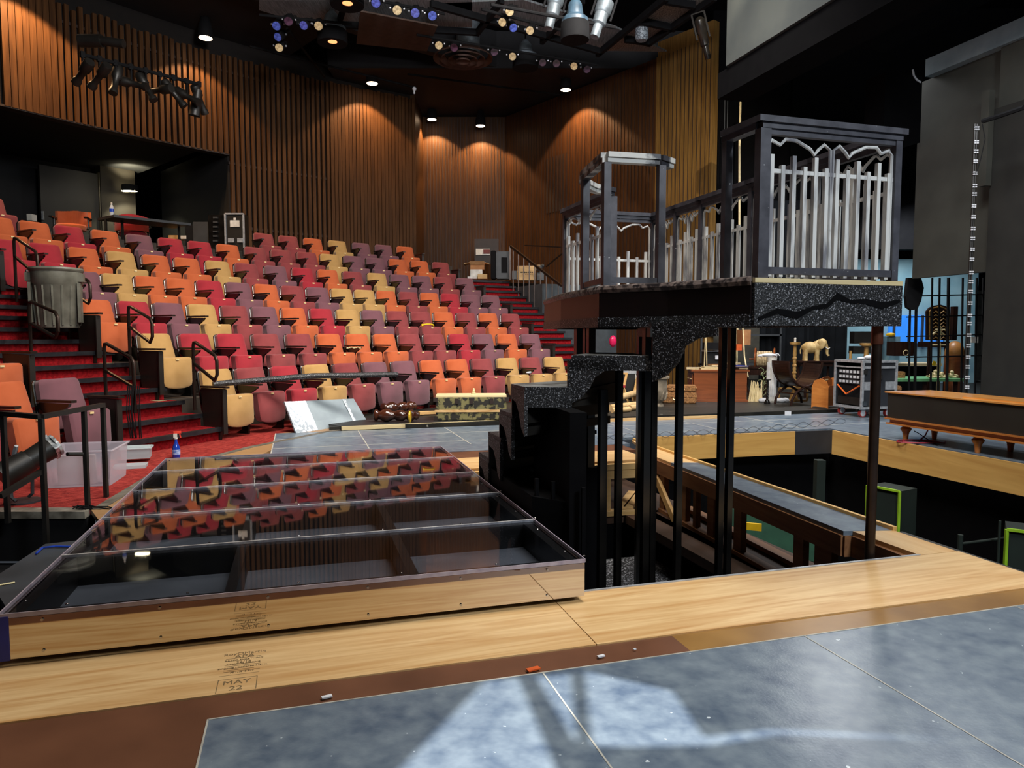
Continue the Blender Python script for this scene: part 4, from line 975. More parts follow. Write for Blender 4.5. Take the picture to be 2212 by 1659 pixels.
# low dark riser with pale edge
A=Z(738,930,0); B=Z(1082,915,0); m=MB(); d=(B-A).normalized(); nn=Vector((-d.y,d.x,0))
t=thing('low_riser','low black riser with a cream front edge before the front row','riser',A.lerp(B,.5))
m.slab([(A.x,A.y,0),(B.x+1.0*d.x,B.y+1.0*d.y,0),(B.x+d.x,B.y+d.y,.05),(A.x,A.y,.05)],nn,.03); obj('cream_edge',m,MT['cream'],t,world=True)
C_=Z(690,914,.05); D_=Z(800,906,.05); m=MB(); q=[A+nn*.03,B+d*1.0+nn*.03,B+d*1.0+nn*.9,D_,C_]
m.prism([tuple(v[:2]) for v in q],.01,.052); obj('top_board',m,mat('worn_black_board','2a2a29','17171a',.5,scale=5,stretch=(.3,3,1)),t,world=True)
m=MB(); A2=Z(1282,913,0);B2=Z(1560,904,0); d2=(B2-A2).normalized(); m.slab([(A2.x,A2.y,0),(B2.x,B2.y,0),(B2.x,B2.y,.047),(A2.x,A2.y,.047)],(0,1,0),.03)
one('amber_edge_board',m,MT['ply'],'long amber wooden board edging the black backstage floor','board')
# turned wooden legs on the riser
def turned(p,q,lab,mt='walnut'):
    t=thing('turned_post',lab,'post',(p+q)/2); L_=(q-p).length; M=(q-p).to_track_quat('Z','Y').to_matrix()
    pr=[(.045,0),(.075,.02),(.08,.05),(.05,.08),(.06,.12),(.085,.17),(.09,.24),(.06,.32),(.05,.36),(.07,.40),(.075,.5),(.045,.56),(.075,.6),(.08,.66),(.05,.7),(.06,.74),(.03,.78)]
    m=MB(); m.lathe([(a,b*L_/.78) for a,b in pr],p,16,M); obj('turned_body',m,mat('gloss_'+mt,'4a2618','2c140c',.2,scale=4,coat=.4),t,world=True,smooth=True)
turned(Z(808,897,.14),Z(905,898,.14),'thick dark turned wooden post with yellow tape, lying on the low riser')
turned(Z(815,888,.16)+Vector((0,.35,0)),Z(892,882,.16)+Vector((0,.35,0)),'second dark turned wooden post lying behind the first on the riser')
m=MB(); q=Z(884,900,.17); m.cyl(q,q+Vector((.02,0,0)),.075,n=14); one('yellow_tape_ring',m,MT['yellow'],'yellow tape wrapped round the nearer turned post','tape')
# camouflage trunk
p=Z(1018,908,.052); k=p.y/FPX
t=thing('camouflage_trunk','long camouflage patterned trunk with rusty metal fittings in front of orange seats','trunk',p,R(3))
w_,h=154*k,50*k
m=MB(); m.b2((-w_/2,0,0),(w_/2,.5,h)); obj('trunk_body',m,MT['camo'],t,bevel=.01)
m=MB(); m.b2((-w_/2-.01,-.012,h*.36),(w_/2+.01,0,h*.46)); obj('wood_slat',m,MT['ply'],t)
m=MB(); 
for x in (-w_/2,w_/2): 
    for z in (.03,h-.03): m.b2((x-.03,-.014,z-.03),(x+.03,.02,z+.03))
for x in (-.2,.0,.28): m.b2((x-.025,-.016,h*.72),(x+.025,0,h*.95))
obj('fittings',m,MT['rust'],t)
m=MB(); m.b2((-w_/2,.02,h),(w_/2+.0,.45,h+.022)); one_=m
pl=thing('loose_plank','cream plank lying on top of the camouflage trunk','plank',p+Vector((0,0,h)),R(3)); m=MB(); m.b2((-w_/2,.02,0.0),(w_/2,.45,.022)); obj('plank_board',m,MT['cream'],pl)
q=p+Vector((.02,.3,h+.022)); t=thing('knob_finial','small pale turned knob standing on the trunk plank','finial',q); m=MB(); m.lathe([(.03,0),(.035,.012),(.015,.02),(.022,.04),(.012,.06),(.014,.075),(.004,.085)]); obj('finial_body',m,MT['cream'],t,smooth=True)
for (x,y,w2,l) in ((1110,905,.30,'splintered dark plank offcut to the right of the trunk'),(925,899,.35,'pale plank offcut between the turned post and the trunk')):
    q=Z(x,y,.06); m=MB(); m.box(q+Vector((0,.3,.02)),(w2,.10,.04),.4); one('plank_offcut',m,MT['lumber'] if x>1000 else MT['pine'],l,'plank')
# small things on seats
def on_seat(px,py,yy): return Y(px,py,yy)
q=Y(925,704,11.7); m=MB(); m.tube([q+Vector((.09*math.cos(a*.6),.03*math.sin(a),.03*abs(math.sin(a*.6)))) for a in range(11)],.012,6); m.ball(q+Vector((-.09,0,.01)),.025); one('yellow_toy',m,MT['yellow'],'yellow plastic toy resting on a half folded maroon seat','toy')
q=Y(764,752,10.4); m=MB(); 
for k_ in range(7): m.ball(q+Vector((-.09+.03*k_,.01*(k_%2),.006*(k_%3))),(.018,.012,.009),8,5)
one('gilded_ornament',m,MT['gold'],'small gilded carved ornament lying on a black armrest','ornament')
q=Y(1142,805,12.2); m=MB(); m.ball(q,(.045,.03,.018),8,5); m.ball(q+Vector((.02,0,.01)),(.03,.03,.012),8,5); one('white_tissue',m,MT['cloth'],'crumpled white tissue on the armrest of the tan-cushioned seat','tissue')
# ================= LANDING ITEMS (top of right aisle) =================
LZ=18*.1449
def at(px,py,y): return Y(px,py,y)
def cart(px,x1,py0,py1,y,dep,mt,name,lab,cat,**k):
    a=Y(px,py1,y); b=Y(x1,py0,y); m=MB(); m.b2((a.x,a.y,a.z),(b.x,b.y+dep,b.z)); return one(name,m,mt,lab,cat,**k)
t=thing('loudspeaker','tall black loudspeaker with side grip standing on the landing','loudspeaker',Y(1080,602,18.9))
m=MB(); a=Y(1072,602,18.9);b=Y(1101,543,18.9); m.b2((a.x,a.y,a.z),(b.x,b.y+.45,b.z)); obj('cabinet',m,MT['dgrey'],t,world=True,bevel=.02)
m=MB(); a=Y(1060,602,18.9);b=Y(1071.5,541,18.9); m.b2((a.x,a.y,a.z),(b.x,b.y+.4,b.z)); obj('grille',m,MT['blackm'],t,world=True,bevel=.02)
m=MB(); a=Y(1083,589,18.88);b=Y(1096,556,18.88); m.b2((a.x,a.y,a.z),(b.x,b.y+.02,b.z)); obj('handle',m,MT['blackm'],t,world=True)
t=thing('open_carton','brown cardboard carton with open flaps stacked on a white one','carton',Y(1030,582,18.7))
m=MB(); a=Y(1016,582,18.7);b=Y(1046,571,18.7); m.b2((a.x,a.y,a.z),(b.x,b.y+.35,b.z)); obj('carton_body',m,MT['carton'],t,world=True)
m=MB(); m.slab([Y(1016,572,18.68),Y(1047,572,18.68),Y(1046,564,18.55),Y(1014,564,18.55)],(0,1,0),.01); m.slab([Y(1002,570,18.8),Y(1016,567,18.8),Y(1016,571,19.1),Y(1004,574,19.1)],(0,0,1),.01); m.slab([Y(1047,567,18.8),Y(1058,571,18.8),Y(1056,573,19.1),Y(1047,571,19.1)],(0,0,1),.01); obj('flaps',m,MT['kraft'],t,world=True)
cart(1016,1042,582,597,18.7,.35,MT['white'],'white_carton','white carton under the brown open carton on the landing','carton')
cart(1032,1052,592,602,18.6,.2,MT['kraft'],'small_carton','small torn brown carton beside the white carton','carton')
cart(1010,1030,597,602,18.5,.2,MT['white'],'paper_scraps','white paper scraps on the landing floor before the cartons','paper')
t=thing('wooden_crate','light wooden crate with small dark characters behind the stair railing','crate',Y(1138,605,18.6))
m=MB(); a=Y(1118,605,18.6);b=Y(1158,574,18.6); m.b2((a.x,a.y,a.z),(b.x,b.y+.35,b.z)); obj('crate_body',m,MT['pine'],t,world=True)
m=MB()
for k_ in range(7): q=Y(1126+4*k_,588,18.59); m.box(q,(.03,.005,.03)); q=Y(1128+3.6*k_,592.5,18.59); m.box(q,(.02,.005,.01))
obj('crate_lettering',m,MT['blackm'],t,world=True)
cart(1160,1175,588,605,18.4,.25,MT['dgrey'],'small_amplifier','small dark box beside the wooden crate','box')
m=MB(); m.ball(Y(1165,579,18.3),.09,10,6); m.ball(Y(1172,574,18.3),.05,8,5); one('helmet_lamp',m,MT['dgrey'],'dark rounded lamp on the small box right of the crate','lamp')
cart(1106,1116,585,603,18.5,.2,MT['black'],'black_case','small black case between the loudspeaker and the crate','case')
# electrical cabinet and extinguisher plate on the far wall
t=thing('wall_cabinet','grey metal wall cabinet with a white and red sign panel','cabinet',Y(1050,560,19.5))
m=MB(); a=Y(1025,570,20.2);b=Y(1077,516,20.2); m.b2((a.x,a.y,a.z),(b.x,b.y+.15,b.z)); obj('cabinet_body',m,MT['rust'],t,world=True)
m=MB(); a=Y(1028,550.5,20.15);b=Y(1058,537.5,20.15); m.b2((a.x,a.y,a.z),(b.x,b.y+.03,b.z)); obj('sign_panel',m,MT['white'],t,world=True)
m=MB(); a=Y(1044,548,20.13);b=Y(1058,539,20.13); m.b2((a.x,a.y,a.z),(b.x,b.y+.01,b.z)); obj('red_patch',m,mat('dull_red','6a1a14','501008',.6),t,world=True)
m=MB(); q=Y(1324,737,13.6); m.ball(q,(.07,.07,.11),12,8); one('pink_balloon',m,MT['pinkred'],'small pink rounded object behind the stair posts','balloon')
# ================= BOOTH ITEMS =================
def yr(px,r): return arc(r,az_hit(px,r)).y
yb=yr(300,19.75)
t=thing('booth_table','long black folding table in the dark sound booth','table',Y(310,520,yb))
a=Y(228,470,yr(228,19.9)); b=Y(394,488,yr(394,19.9)); m=MB(); m.bar((a.x,a.y,a.z),(b.x,b.y,b.z),.7,.05); obj('table_top',m,MT['dgrey'],t,world=True)
for q in (a,a.lerp(b,.2),a.lerp(b,.95)): m=MB(); m.bar((q.x,q.y,q.z-.02),(q.x,q.y,BZ),.04,.04); obj('table_leg',m,MT['black'],t,world=True)
q=Y(242,470,yr(242,19.9)); t=thing('water_bottle','clear water bottle with blue label standing on the booth table','bottle',(q.x,q.y,q.z+.02)); hh=.28
m=MB(); m.lathe([(.04,0),(.042,.02),(.042,.17),(.03,.2),(.015,.235),(.015,.25)],n=12); obj('bottle_body',m,tub_mat('water_plastic','c8d4e0',.6),t,smooth=True)
m=MB(); m.lathe([(.0425,.09),(.0425,.15)],n=12); obj('bottle_label',m,MT['blue'],t); m=MB(); m.lathe([(.017,.25),(.017,.275)],n=10); obj('cap',m,MT['white'],t)
yy=yr(440,19.9); t=thing('rack_cabinet','dark grey equipment cabinet left of the black touring case','cabinet',Y(440,540,yy)); 
m=MB(); a=Y(418,560,yy);b=Y(466,479,yy); m.b2((a.x,a.y,a.z),(b.x,b.y+.5,b.z)); obj('cabinet_body',m,MT['dgrey'],t,world=True,bevel=.01)
m=MB(); a=Y(402,560,yy+.02);b=Y(417.5,485,yy+.02); m.b2((a.x,a.y,a.z),(b.x,b.y+.5,b.z)); obj('cabinet_side',m,MT['blackm'],t,world=True)
m=MB(); a=Y(453,501,yy-.01);b=Y(458,493,yy-.01); m.b2((a.x,a.y,a.z),(b.x,b.y,b.z)); obj('cabinet_label',m,MT['alu'],t,world=True)
yy=yr(500,19.35); t=thing('touring_case','tall black touring case with silver edges and a white label patch','case',Y(500,545,yy))
m=MB(); a=Y(489,560,yy);b=Y(526,462,yy); m.b2((a.x,a.y,a.z),(b.x,b.y+.3,b.z)); obj('case_body',m,MT['black'],t,world=True)
m=MB(); c=a; 
for p_,q_ in (((a.x,a.z),(a.x,b.z)),((b.x,a.z),(b.x,b.z)),((a.x,b.z),(b.x,b.z))): m.bar((p_[0],a.y-.01,p_[1]),(q_[0],a.y-.01,q_[1]),.035,.035)
obj('silver_edge',m,MT['alu'],t,world=True)
m=MB(); a2=Y(452,560,yy+.05);b2=Y(488,464,yy+.05); m.b2((a2.x,a2.y,a2.z),(b2.x,b2.y+.3,b2.z))
obj('drawer_side',m,MT['gloss'],t,world=True)
for k_ in range(6): m=MB(); a3=Y(465,470+10*k_,yy+.03); m.box(a3,(.10,.02,.035)); obj('recessed_handle',m,MT['dgrey'],t,world=True)
m=MB(); a3=Y(497,490,yy-.02);b3=Y(517,476,yy-.02); m.b2((a3.x,a3.y,a3.z),(b3.x,b3.y+.005,b3.z)); m.box(Y(507,473,yy-.02),(.05,.01,.05)); obj('label_patch',m,MT['white'],t,world=True)
for x_ in (499,519): m=MB(); m.box(Y(x_,519,yy-.03),(.13,.02,.09)); obj('latch',m,MT['alu'],t,world=True)
yy=yr(378,20.4)
cart(364,386,508,516,yy,.3,MT['kraft'],'document_box','cream box of papers on the booth shelf under the table','box')
cart(388,402,509,516,yy,.3,MT['white'],'paper_stack','white paper stack beside the cream box in the booth','paper')
cart(342,346,516,530,yy,.1,MT['orange'],'orange_binder','thin orange binder standing in the booth behind the seats','binder')
yy=yr(64,20.5)
cart(58,68,462,476,yy,.15,MT['palegrey'],'small_monitor','small pale grey panel standing in the dark booth at far left','monitor')
# sconce
yy=yr(270,23.2); t=thing('wall_sconce','curved black wall sconce glowing above and below on the booth wall','wall lamp',Y(270,408,yy))
a=Y(253,410,yy); b=Y(287,396,yy); m=MB(); n=12
for i in range(n):
    t0,t1=PI*i/n,PI*(i+1)/n; w2=(b.x-a.x)/2; cx=(a.x+b.x)/2
    P_=lambda tt,z:(cx-w2*math.cos(tt),a.y+.25-.2*math.sin(tt),z)
    m.add([P_(t0,a.z),P_(t1,a.z),P_(t1,b.z),P_(t0,b.z)],[[0,1,2,3]])
obj('shade',m,MT['blackm'],t,world=True)
m=MB(); m.box(((a.x+b.x)/2,a.y+.2,a.z+.01),(b.x-a.x-.06,.12,.02)); obj('glow_panel',m,MT['glow2'],t,world=True)
cc=Vector(((a.x+b.x)/2,a.y+.2,0))
lamp('SPOT',(cc.x,cc.y-.1,a.z-.06),75,(1,.92,.62),.05,aim=(cc.x+.1,cc.y+.5,a.z-2),angle=120,blend=.5)
lamp('SPOT',(cc.x,cc.y-.05,b.z+.02),70,(1,.92,.62),.05,aim=(cc.x,cc.y+.35,b.z+1.5),angle=110,blend=.6)
lamp('SPOT',(cc.x,cc.y-.8,a.z+.2),6,(1,.92,.7),.3,aim=(cc.x-2,cc.y+1.0,a.z-1),angle=130,blend=.8)
# ================= BACKSTAGE PROPS =================
BF=.046
def base(px,py): p=Z(px,py,BF); return p,p.y/FPX
# steamer desk with drawers
p,k=base(1555,868); t=thing('wooden_desk','glossy red-brown wooden desk with drawers, carrying books','desk',p,R(-4))
w_=118*k;h=66*k
m=MB(); m.b2((-w_*.48,0,.03),(w_*.48,.55,h)); obj('desk_body',m,MT['walnut'],t)
m=MB(); m.b2((-w_*.52,-.03,0),(w_*.5,.58,.04)); obj('plinth',m,MT['walnut'],t)
m=MB(); m.b2((-w_*.53,-.03,h),(w_*.52,.6,h+.03)); obj('desk_top',m,MT['walnut'],t)
for i in range(2):
    for j in range(2):
        m=MB(); x=-w_*.48-.005-.0; m.b2((x-.012,.05+.26*j,.08+i*.22),(x,.27+.26*j,.27+i*.22)); d_=obj('drawer',m,MT['walnut'],t)
        m=MB(); m.b2((x-.03,.1+.26*j,.17+i*.22),(x-.012,.22+.26*j,.185+i*.22)); obj('handle',m,MT['gold'],d_)
bk=[(-.36,.1,.22,.28,.03,'book'),(-.12,.12,.30,.3,.025,'cream'),(-.10,.14,.26,.25,.02,'book'),(.02,.25,.24,.2,.035,'walnut'),(.2,.1,.25,.28,.03,'book'),(.34,.15,.2,.28,.04,'dgrey'),(.3,.12,.28,.3,.022,'navy')]
zz_={}
for i,(x,y,a,b,c,mt_) in enumerate(bk):
    key=round(x*2); z=h+.031+zz_.get(key,0); zz_[key]=zz_.get(key,0)+c+.002
    q=p+Vector((x*w_/.8,y+.12,z)); t2=thing('book',['blue-topped worn book at the left end of the desk','large cream folio lying open on the desk','thin tan book lying on the cream folio','brown box-like book near the middle of the desk top','worn tan book right of the middle of the desk','dark grey book at the right end of the desk','navy book with pale pages at the right end of the desk'][i],'book',q,R(7*i-15),group='old books on the desk')
    m=MB(); m.b2((-a/2,-b/2,0),(a/2,b/2,c*.2)); m.b2((-a/2,-b/2,c*.8),(a/2,b/2,c)); obj('cover',m,MT[mt_],t2)
    m=MB(); m.b2((-a/2+.006,-b/2+.006,c*.2),(a/2-.006,b/2-.006,c*.8)); obj('pages',m,MT['cream'],t2)
# wicker suitcases
for j,(px,py,zo,ww,l) in enumerate(((1468,872,0,72,'woven wicker suitcase with a loop handle on the black floor'),(1474,858,.205,62,'smaller wicker suitcase stacked on top of the first'))):
    p,k=base(1468,872); p=p+Vector((.04*j,.02,zo)); t=thing('wicker_suitcase',l,'suitcase',p,R(-12)); w_=ww*k; h=.2 if j==0 else .10
    m=MB(); m.b2((-w_/2,0,0),(w_/2,.38,h)); obj('case_body',m,MT['wicker'],t,bevel=.02)
    m=MB(); m.b2((-w_/2-.008,-.008,h*.55),(w_/2+.008,.39,h*.66)); 
    for x in (-.18,.12): m.b2((x,-.012,.01),(x+.03,.0,h))
    obj('straps',m,MT['wicker'],t)
    m=MB(); m.tube([(-.1,-.02,h*.5),(-.1,-.04,h*.35),(.04,-.04,h*.35),(.04,-.02,h*.5)],.008,6); obj('handle',m,MT['gold'],t)
# urn
p,k=base(1420,877); t=thing('stone_urn','weathered stone urn with leaf relief partly behind the black posts','urn',p); h=65*k; r=25*k
m=MB(); m.lathe([(r*.55,0),(r*.5,h*.06),(r*.35,h*.12),(r*.6,h*.2),(r*.78,h*.45),(r*.82,h*.75),(r*.78,h*.88),(r*1.0,h*.93),(r*1.0,h),(r*.85,h),(r*.7,h*.5)],n=24); obj('urn_body',m,MT['stone'],t,smooth=True)
m=MB()
for i in range(10):
    a=2*PI*i/10; m.tube([(r*.66*math.cos(a),r*.66*math.sin(a),h*.22),(r*.84*math.cos(a+.05),r*.84*math.sin(a+.05),h*.42),(r*.84*math.cos(a+.2),r*.84*math.sin(a+.2),h*.55)],[.02,.016,.004],5)
obj('leaf_relief',m,MT['stone'],t)
# paper rolls
for i,(x0,y0,x1,y1,r,l) in enumerate(((1338,866,1376,851,.055,'thick kraft paper roll lying on top of the others'),(1318,876,1372,866,.05,'kraft paper roll lying nearest, below the thick one'),(1322,882,1360,876,.04,'flattened kraft paper roll at the front of the pile'),(1360,876,1392,870,.045,'short kraft roll ends at the right of the pile'))):
    a=Z(x0,y0+5,BF+r); b=Z(x1,y1+8,BF+r); m=MB(); a.z=b.z=BF+r+(.09 if i==0 else 0); m.cyl(a,b,r,n=14); one('paper_roll',m,MT['kraft'],l,'paper roll','kraft paper rolls behind the stair')
# road case with pattern cloth, bag and gold cone
p,k=base(1368,868); t=thing('road_case','black road case with patterned front under a white bag','case',p+Vector((0,.3,0)))
w_=52*k;h=66*k; m=MB(); m.b2((-w_/2,0,.08),(w_/2,.5,h)); obj('case_body',m,MT['black'],t); m=MB(); m.b2((-w_/2-.01,-.01,h*.9),(w_/2+.01,.51,h+.01)); m.b2((-w_/2-.01,-.01,.08),(w_/2+.01,.51,.11)); obj('silver_edge',m,MT['alu'],t)
m=MB(); m.b2((w_*.2,-.012,.12),(w_*.48,-.002,h*.88)); obj('patterned_cloth',m,MT['damask'],t)
m=MB(); m.ball(t.location+Vector((-.05,.25,h+.07)),(.17,.14,.08),14,8); m.ball(t.location+Vector((.03,.2,h+.10)),(.10,.1,.06),10,6); one('plastic_bag',m,MT['cloth'],'crumpled white bag resting on the road case','bag',smooth=True)
m=MB(); q=t.location+Vector((.10,-.1,-.0)); m.cyl((q.x,q.y,BF),(q.x,q.y,BF+.42),.10,.02,n=4); one('gilded_obelisk',m,MT['pine'],'slim gilded wooden obelisk in front of the road case','ornament')
t=thing('folding_chair_frame','light wood folding chair with a red seat behind the paper rolls','chair',Z(1345,872,BF)+Vector((0,.25,0)))
m=MB(); m.bar((0,0,0),(.12,.1,.5),.03,.03); m.bar((.14,0,0),(-.02,.1,.5),.03,.03); m.bar((.0,.1,.5),(.14,.1,.5),.03,.03); obj('frame',m,MT['pine'],t); m=MB(); m.box((-.05,.1,.28),(.25,.3,.04)); obj('seat',m,MT['fabR'],t)
# pampas bundle and plant
p,k=base(1632,868); t=thing('dried_reed_bundle','splayed bundle of dried reeds leaning by the desk','reeds',p)
m=MB(); random.seed(11)
for i in range(46):
    x=(random.random()-.5)*.24; h=.18+random.random()*.20; m.bar((x,random.random()*.06,0),(x*.8+.03,.05,h),.012,.008)
obj('reeds',m,MT['cream'],t)
m=MB()
for i in range(16):
    z=.1+i*.03; a=i*1.9; m.tube([(.14,.06,z),(.14+.05*math.cos(a),.06+.04*math.sin(a),z+.05),(.14+.10*math.cos(a),.06+.06*math.sin(a),z+.03)],[.006,.012,.002],5)
one_p=thing('trailing_plant','trailing green leafy plant beside the dried reeds','plant',p+Vector((.02,.02,0))); obj('leaves',m,mat('dusty_leaf','7a8460','56603e',.7,scale=12),one_p)
# side table with rope windlass
p,k=base(1655,850); p=Z(1655,862,BF)+Vector((0,.5,0)); k=p.y/FPX
t=thing('dark_side_table','dark wooden trestle table carrying the rope reel','table',p); h=.58
m=MB(); m.b2((-.3,-.1,h-.04),(.25,.4,h)); m.b2((-.28,-.08,h-.16),(.23,.38,h-.04)); obj('table_top',m,MT['darkwood'],t)
for x in (-.25,.2): m=MB(); m.bar((x,0,0),(x*.6,.1,h-.1),.05,.05); m.bar((x*.5,0,.0),(x*1.2,.1,h-.1),.04,.04); obj('leg',m,MT['darkwood'],t)
c=Y(1652,776,p.y); t=thing('rope_reel','wooden reel wound with thick rope, on the dark side table','reel',c)
ax=Vector((.92,-.38,0)); m=MB(); m.cyl(c-ax*.14,c+ax*.14,.13,n=20); 
for i in range(9): m.tube([c+ax*(-.13+.03*i)+Vector((ax.y,-ax.x,0))*(.14*math.cos(a))+Vector((0,0,.14*math.sin(a))) for a in [2*PI*j/16 for j in range(16)]],.017,5,closed=True)
obj('rope_winding',m,MT['rope'],t,world=True)
for s in (-1,1):
    m=MB(); m.tube([c+ax*(.17*s)+Vector((ax.y,-ax.x,0))*(.205*math.cos(a))+Vector((0,0,.205*math.sin(a))) for a in [2*PI*j/24 for j in range(24)]],.016,6,closed=True); m.cyl(c+ax*(.155*s),c+ax*(.17*s),.19,n=24); obj('flange',m,MT['walnut'],t,world=True)
m=MB(); m.cyl(c-ax*.28,c-ax*.16,.018); m.cyl(c-ax*.20,c+ax*.2,.02); obj('axle',m,MT['walnut'],t,world=True)
# fluted pedestals with hand sculpture
def pedestal(px,py,yt,off,lab):
    p=Z(px,py,BF)+Vector((0,off,0)); zt_=Y(px,yt,p.y).z; h=zt_-BF; k=p.y/FPX; r=9.5*k; t=thing('fluted_pedestal',lab,'pedestal',p)
    m=MB(); n=24; pr=[]
    m.lathe([(r*1.25,0),(r*1.35,.03),(r*1.15,.07),(r*1.0,.1),(r*1.0,h-.08),(r*1.05,h-.05),(r*1.12,h)],n=n)
    obj('column',m,MT['white'],t)
    m=MB()
    for i in range(18): a=2*PI*i/18; m.cyl((r*1.0*math.cos(a),r*1.0*math.sin(a),.1),(r*1.0*math.cos(a),r*1.0*math.sin(a),h-.09),.008,n=5)
    obj('flutes',m,MT['cloth'],t); return p,h,k
p,h,k=pedestal(1670,870,772,.1,'tall white fluted pedestal with a sculpted hand on top')
t=thing('sculpted_hand','pale reclining hand sculpture lying on the fluted pedestal','sculpture',p+Vector((-.02,0,h+.0)))
m=MB(); m.ball((-.04,0,.04),(.15,.05,.032),12,6)
for i in range(4): m.tube([(.05,-.03+.02*i,.05),(.11,-.03+.02*i,.065-.008*i),(.14,-.03+.02*i,.03)],[.014,.012,.008],6)
m.tube([(0,-.04,.05),(.05,-.07,.04),(.08,-.07,.02)],[.014,.012,.008],6); m.ball((-.19,0,.03),(.05,.035,.025),8,5)
obj('hand_body',m,MT['cloth'],t,smooth=True)
p=Z(1690,872,BF)+Vector((.0,.25,0)); t=thing('cloth_heap','heap of white cloth on the floor behind the black candlestick','cloth',p); m=MB()
for i in range(6): m.ball((-.25+.08*i,.03*(i%2),.03),(.08,.07,.05),10,6)
obj('folds',m,MT['cloth'],t,smooth=True)
# candlesticks
def stick(p,h,r,mt,lab,n_='candlestick',pan=True):
    t=thing(n_,lab,'candlestick',p)
    pr=[(r*1.1,0),(r*1.2,.02*h/.5),(r*.7,.08*h/.5)]
    for i in range(6):
        z=.10+.12*i; pr+=[(r*.42,z*h),(r*.62,(z+.02)*h),(r*.62,(z+.035)*h),(r*.40,(z+.05)*h),(r*.5,(z+.09)*h)]
    pr=[(a,min(b,h*.93)) for a,b in pr]+[(r*.4,h*.94)]
    if pan: pr+=[(r*1.3,h*.96),(r*1.4,h),(r*.3,h)]
    m=MB(); m.lathe(pr,n=14); obj('stem',m,mt,t,smooth=True); return t
GOLDW=mat('gilded_wood','b08a50','86622e',.4,scale=12,coat=.2)
p=Z(1766,880,BF)+Vector((0,1.0,0)); zt_=Y(1766,739,p.y).z; t=stick(p,zt_-BF,.065,GOLDW,'tall gilded candlestick with a candle stub, left of the elephant')
m=MB(); m.cyl((0,0,zt_-BF),(0,0,zt_-BF+.05),.018); m.ball((.0,0,zt_-BF+.06),.022,8,5); obj('candle_stub',m,MT['white'],t)
p=Z(1657,872,BF); stick(p,.42,.045,MT['gloss'],'black turned candlestick on the floor before the pedestal')
# curule chair
p,k=base(1738,876); t=thing('curule_chair','dark curved x-frame chair with slatted seat','chair',p,R(16))
for yo in (0,.42):
    m=MB(); m.tube([(-.27,yo,0),(-.25,yo,.10),(-.17,yo,.22),(-.05,yo,.29),(0,yo,.32)],.022,8); m.tube([(.27,yo,0),(.25,yo,.10),(.17,yo,.22),(.05,yo,.29),(0,yo,.32)],.022,8)
    obj('leg_arch',m,MT['darkwood'],t)
    m=MB(); m.tube([(.325*math.cos(a),yo,.72-.41*math.sin(a)) for a in [PI*j/14 for j in range(15)]],.02,8); obj('seat_frame',m,MT['darkwood'],t)
m=MB()
for j in range(26):
    a=PI*(j+.5)/26; b=PI*(j+1.46)/26
    m.slab([(.31*math.cos(a),0,.72-.40*math.sin(a)),(.31*math.cos(b),0,.72-.40*math.sin(b)),(.31*math.cos(b),.46,.72-.40*math.sin(b)),(.31*math.cos(a),.46,.72-.40*math.sin(a))],(math.cos(a),0,-math.sin(a)),.014) 
obj('slatted_seat',m,MT['darkwood'],t)
for x in (-.2,.2): m=MB(); m.bar((x,0,.2),(x,.42,.2),.02,.02); obj('stretcher',m,MT['darkwood'],t)
# picture frames behind
for (px,py,w2,h2,off,l,mt_) in ((1730,872,.5,.22,.35,'empty gilt picture frame on the floor behind the curved chair','gold'),(1790,838,.16,.22,.9,'small gilt frame leaning near the candlestick','gold')):
    p=Z(px,py,BF)+Vector((0,off,0)); m=MB(); z=BF+(0 if off<.5 else .40)
    for a,b in (((-w2/2,0),(w2/2,0)),((-w2/2,h2),(w2/2,h2)),((-w2/2,0),(-w2/2,h2)),((w2/2,0),(w2/2,h2))): m.bar((p.x+a[0],p.y,z+.02+a[1]),(p.x+b[0],p.y,z+.02+b[1]),.03,.03)
    one('picture_frame',m,GOLDW,l,'frame')
# magazine rack
p,k=base(1784,880); t=thing('magazine_rack','orange-brown wooden magazine rack with a hand hole','rack',p,R(38))
for s,y0 in ((-1,0),(1,0)):
    m=MB(); o=[(-.14,0),(-.10,.02),(.10,.02),(.14,0),(.14,.34),(.10,.44),(0,.48),(-.10,.44),(-.14,.34)]
    m.slab([(s*.18,y,z) for y,z in o],(s,0,0),.02); obj('side_panel',m,MT['oak'],t)
for y0,h in ((-.10,.36),(.0,.50),(.10,.38)):
    m=MB(); o=[(-.175,.04),(.175,.04),(.175,h-.05),(.08,h),(-.08,h),(-.175,h-.05)]
    m.slab([(x,y0,z) for x,z in o],(0,1,0),.015); d_=obj('divider',m,MT['walnut'],t)
    if h==.5: m=MB(); m.b2((-.05,y0-.002,.445),(.05,y0,.465)); obj('hand_slot',m,MT['cream'],d_)
# round side table with elephant
p=Z(1812,870,BF)+Vector((0,1.1,0)); zt_=Y(1812,779,p.y).z; t=thing('pedestal_table','small dark table on turned legs beneath the elephant','table',p)
m=MB(); m.b2((-.36,-.2,zt_-BF-.03),(.36,.25,zt_-BF)); m.b2((-.3,-.15,zt_-BF-.1),(.3,.2,zt_-BF-.03)); obj('table_top',m,MT['darkwood'],t)
for x in (-.28,-.14,.28): m=MB(); m.lathe([(.02,0),(.03,.1),(.018,.15),(.03,.25),(.018,.3),(.028,.42),(.02,zt_-BF-.1)],(x,0,0),10); obj('turned_leg',m,MT['darkwood'],t)
e=thing('elephant_figure','cream carved elephant statue standing on the small table','statue',(p.x,p.y,zt_),R(-12)); s=49*p.y/FPX/.40
IV=MT['ivory']; m=MB()
m.ball((-.06*s,0,.23*s),(.15*s,.095*s,.105*s),16,10); m.ball((.05*s,0,.25*s),(.10*s,.085*s,.10*s),14,8)
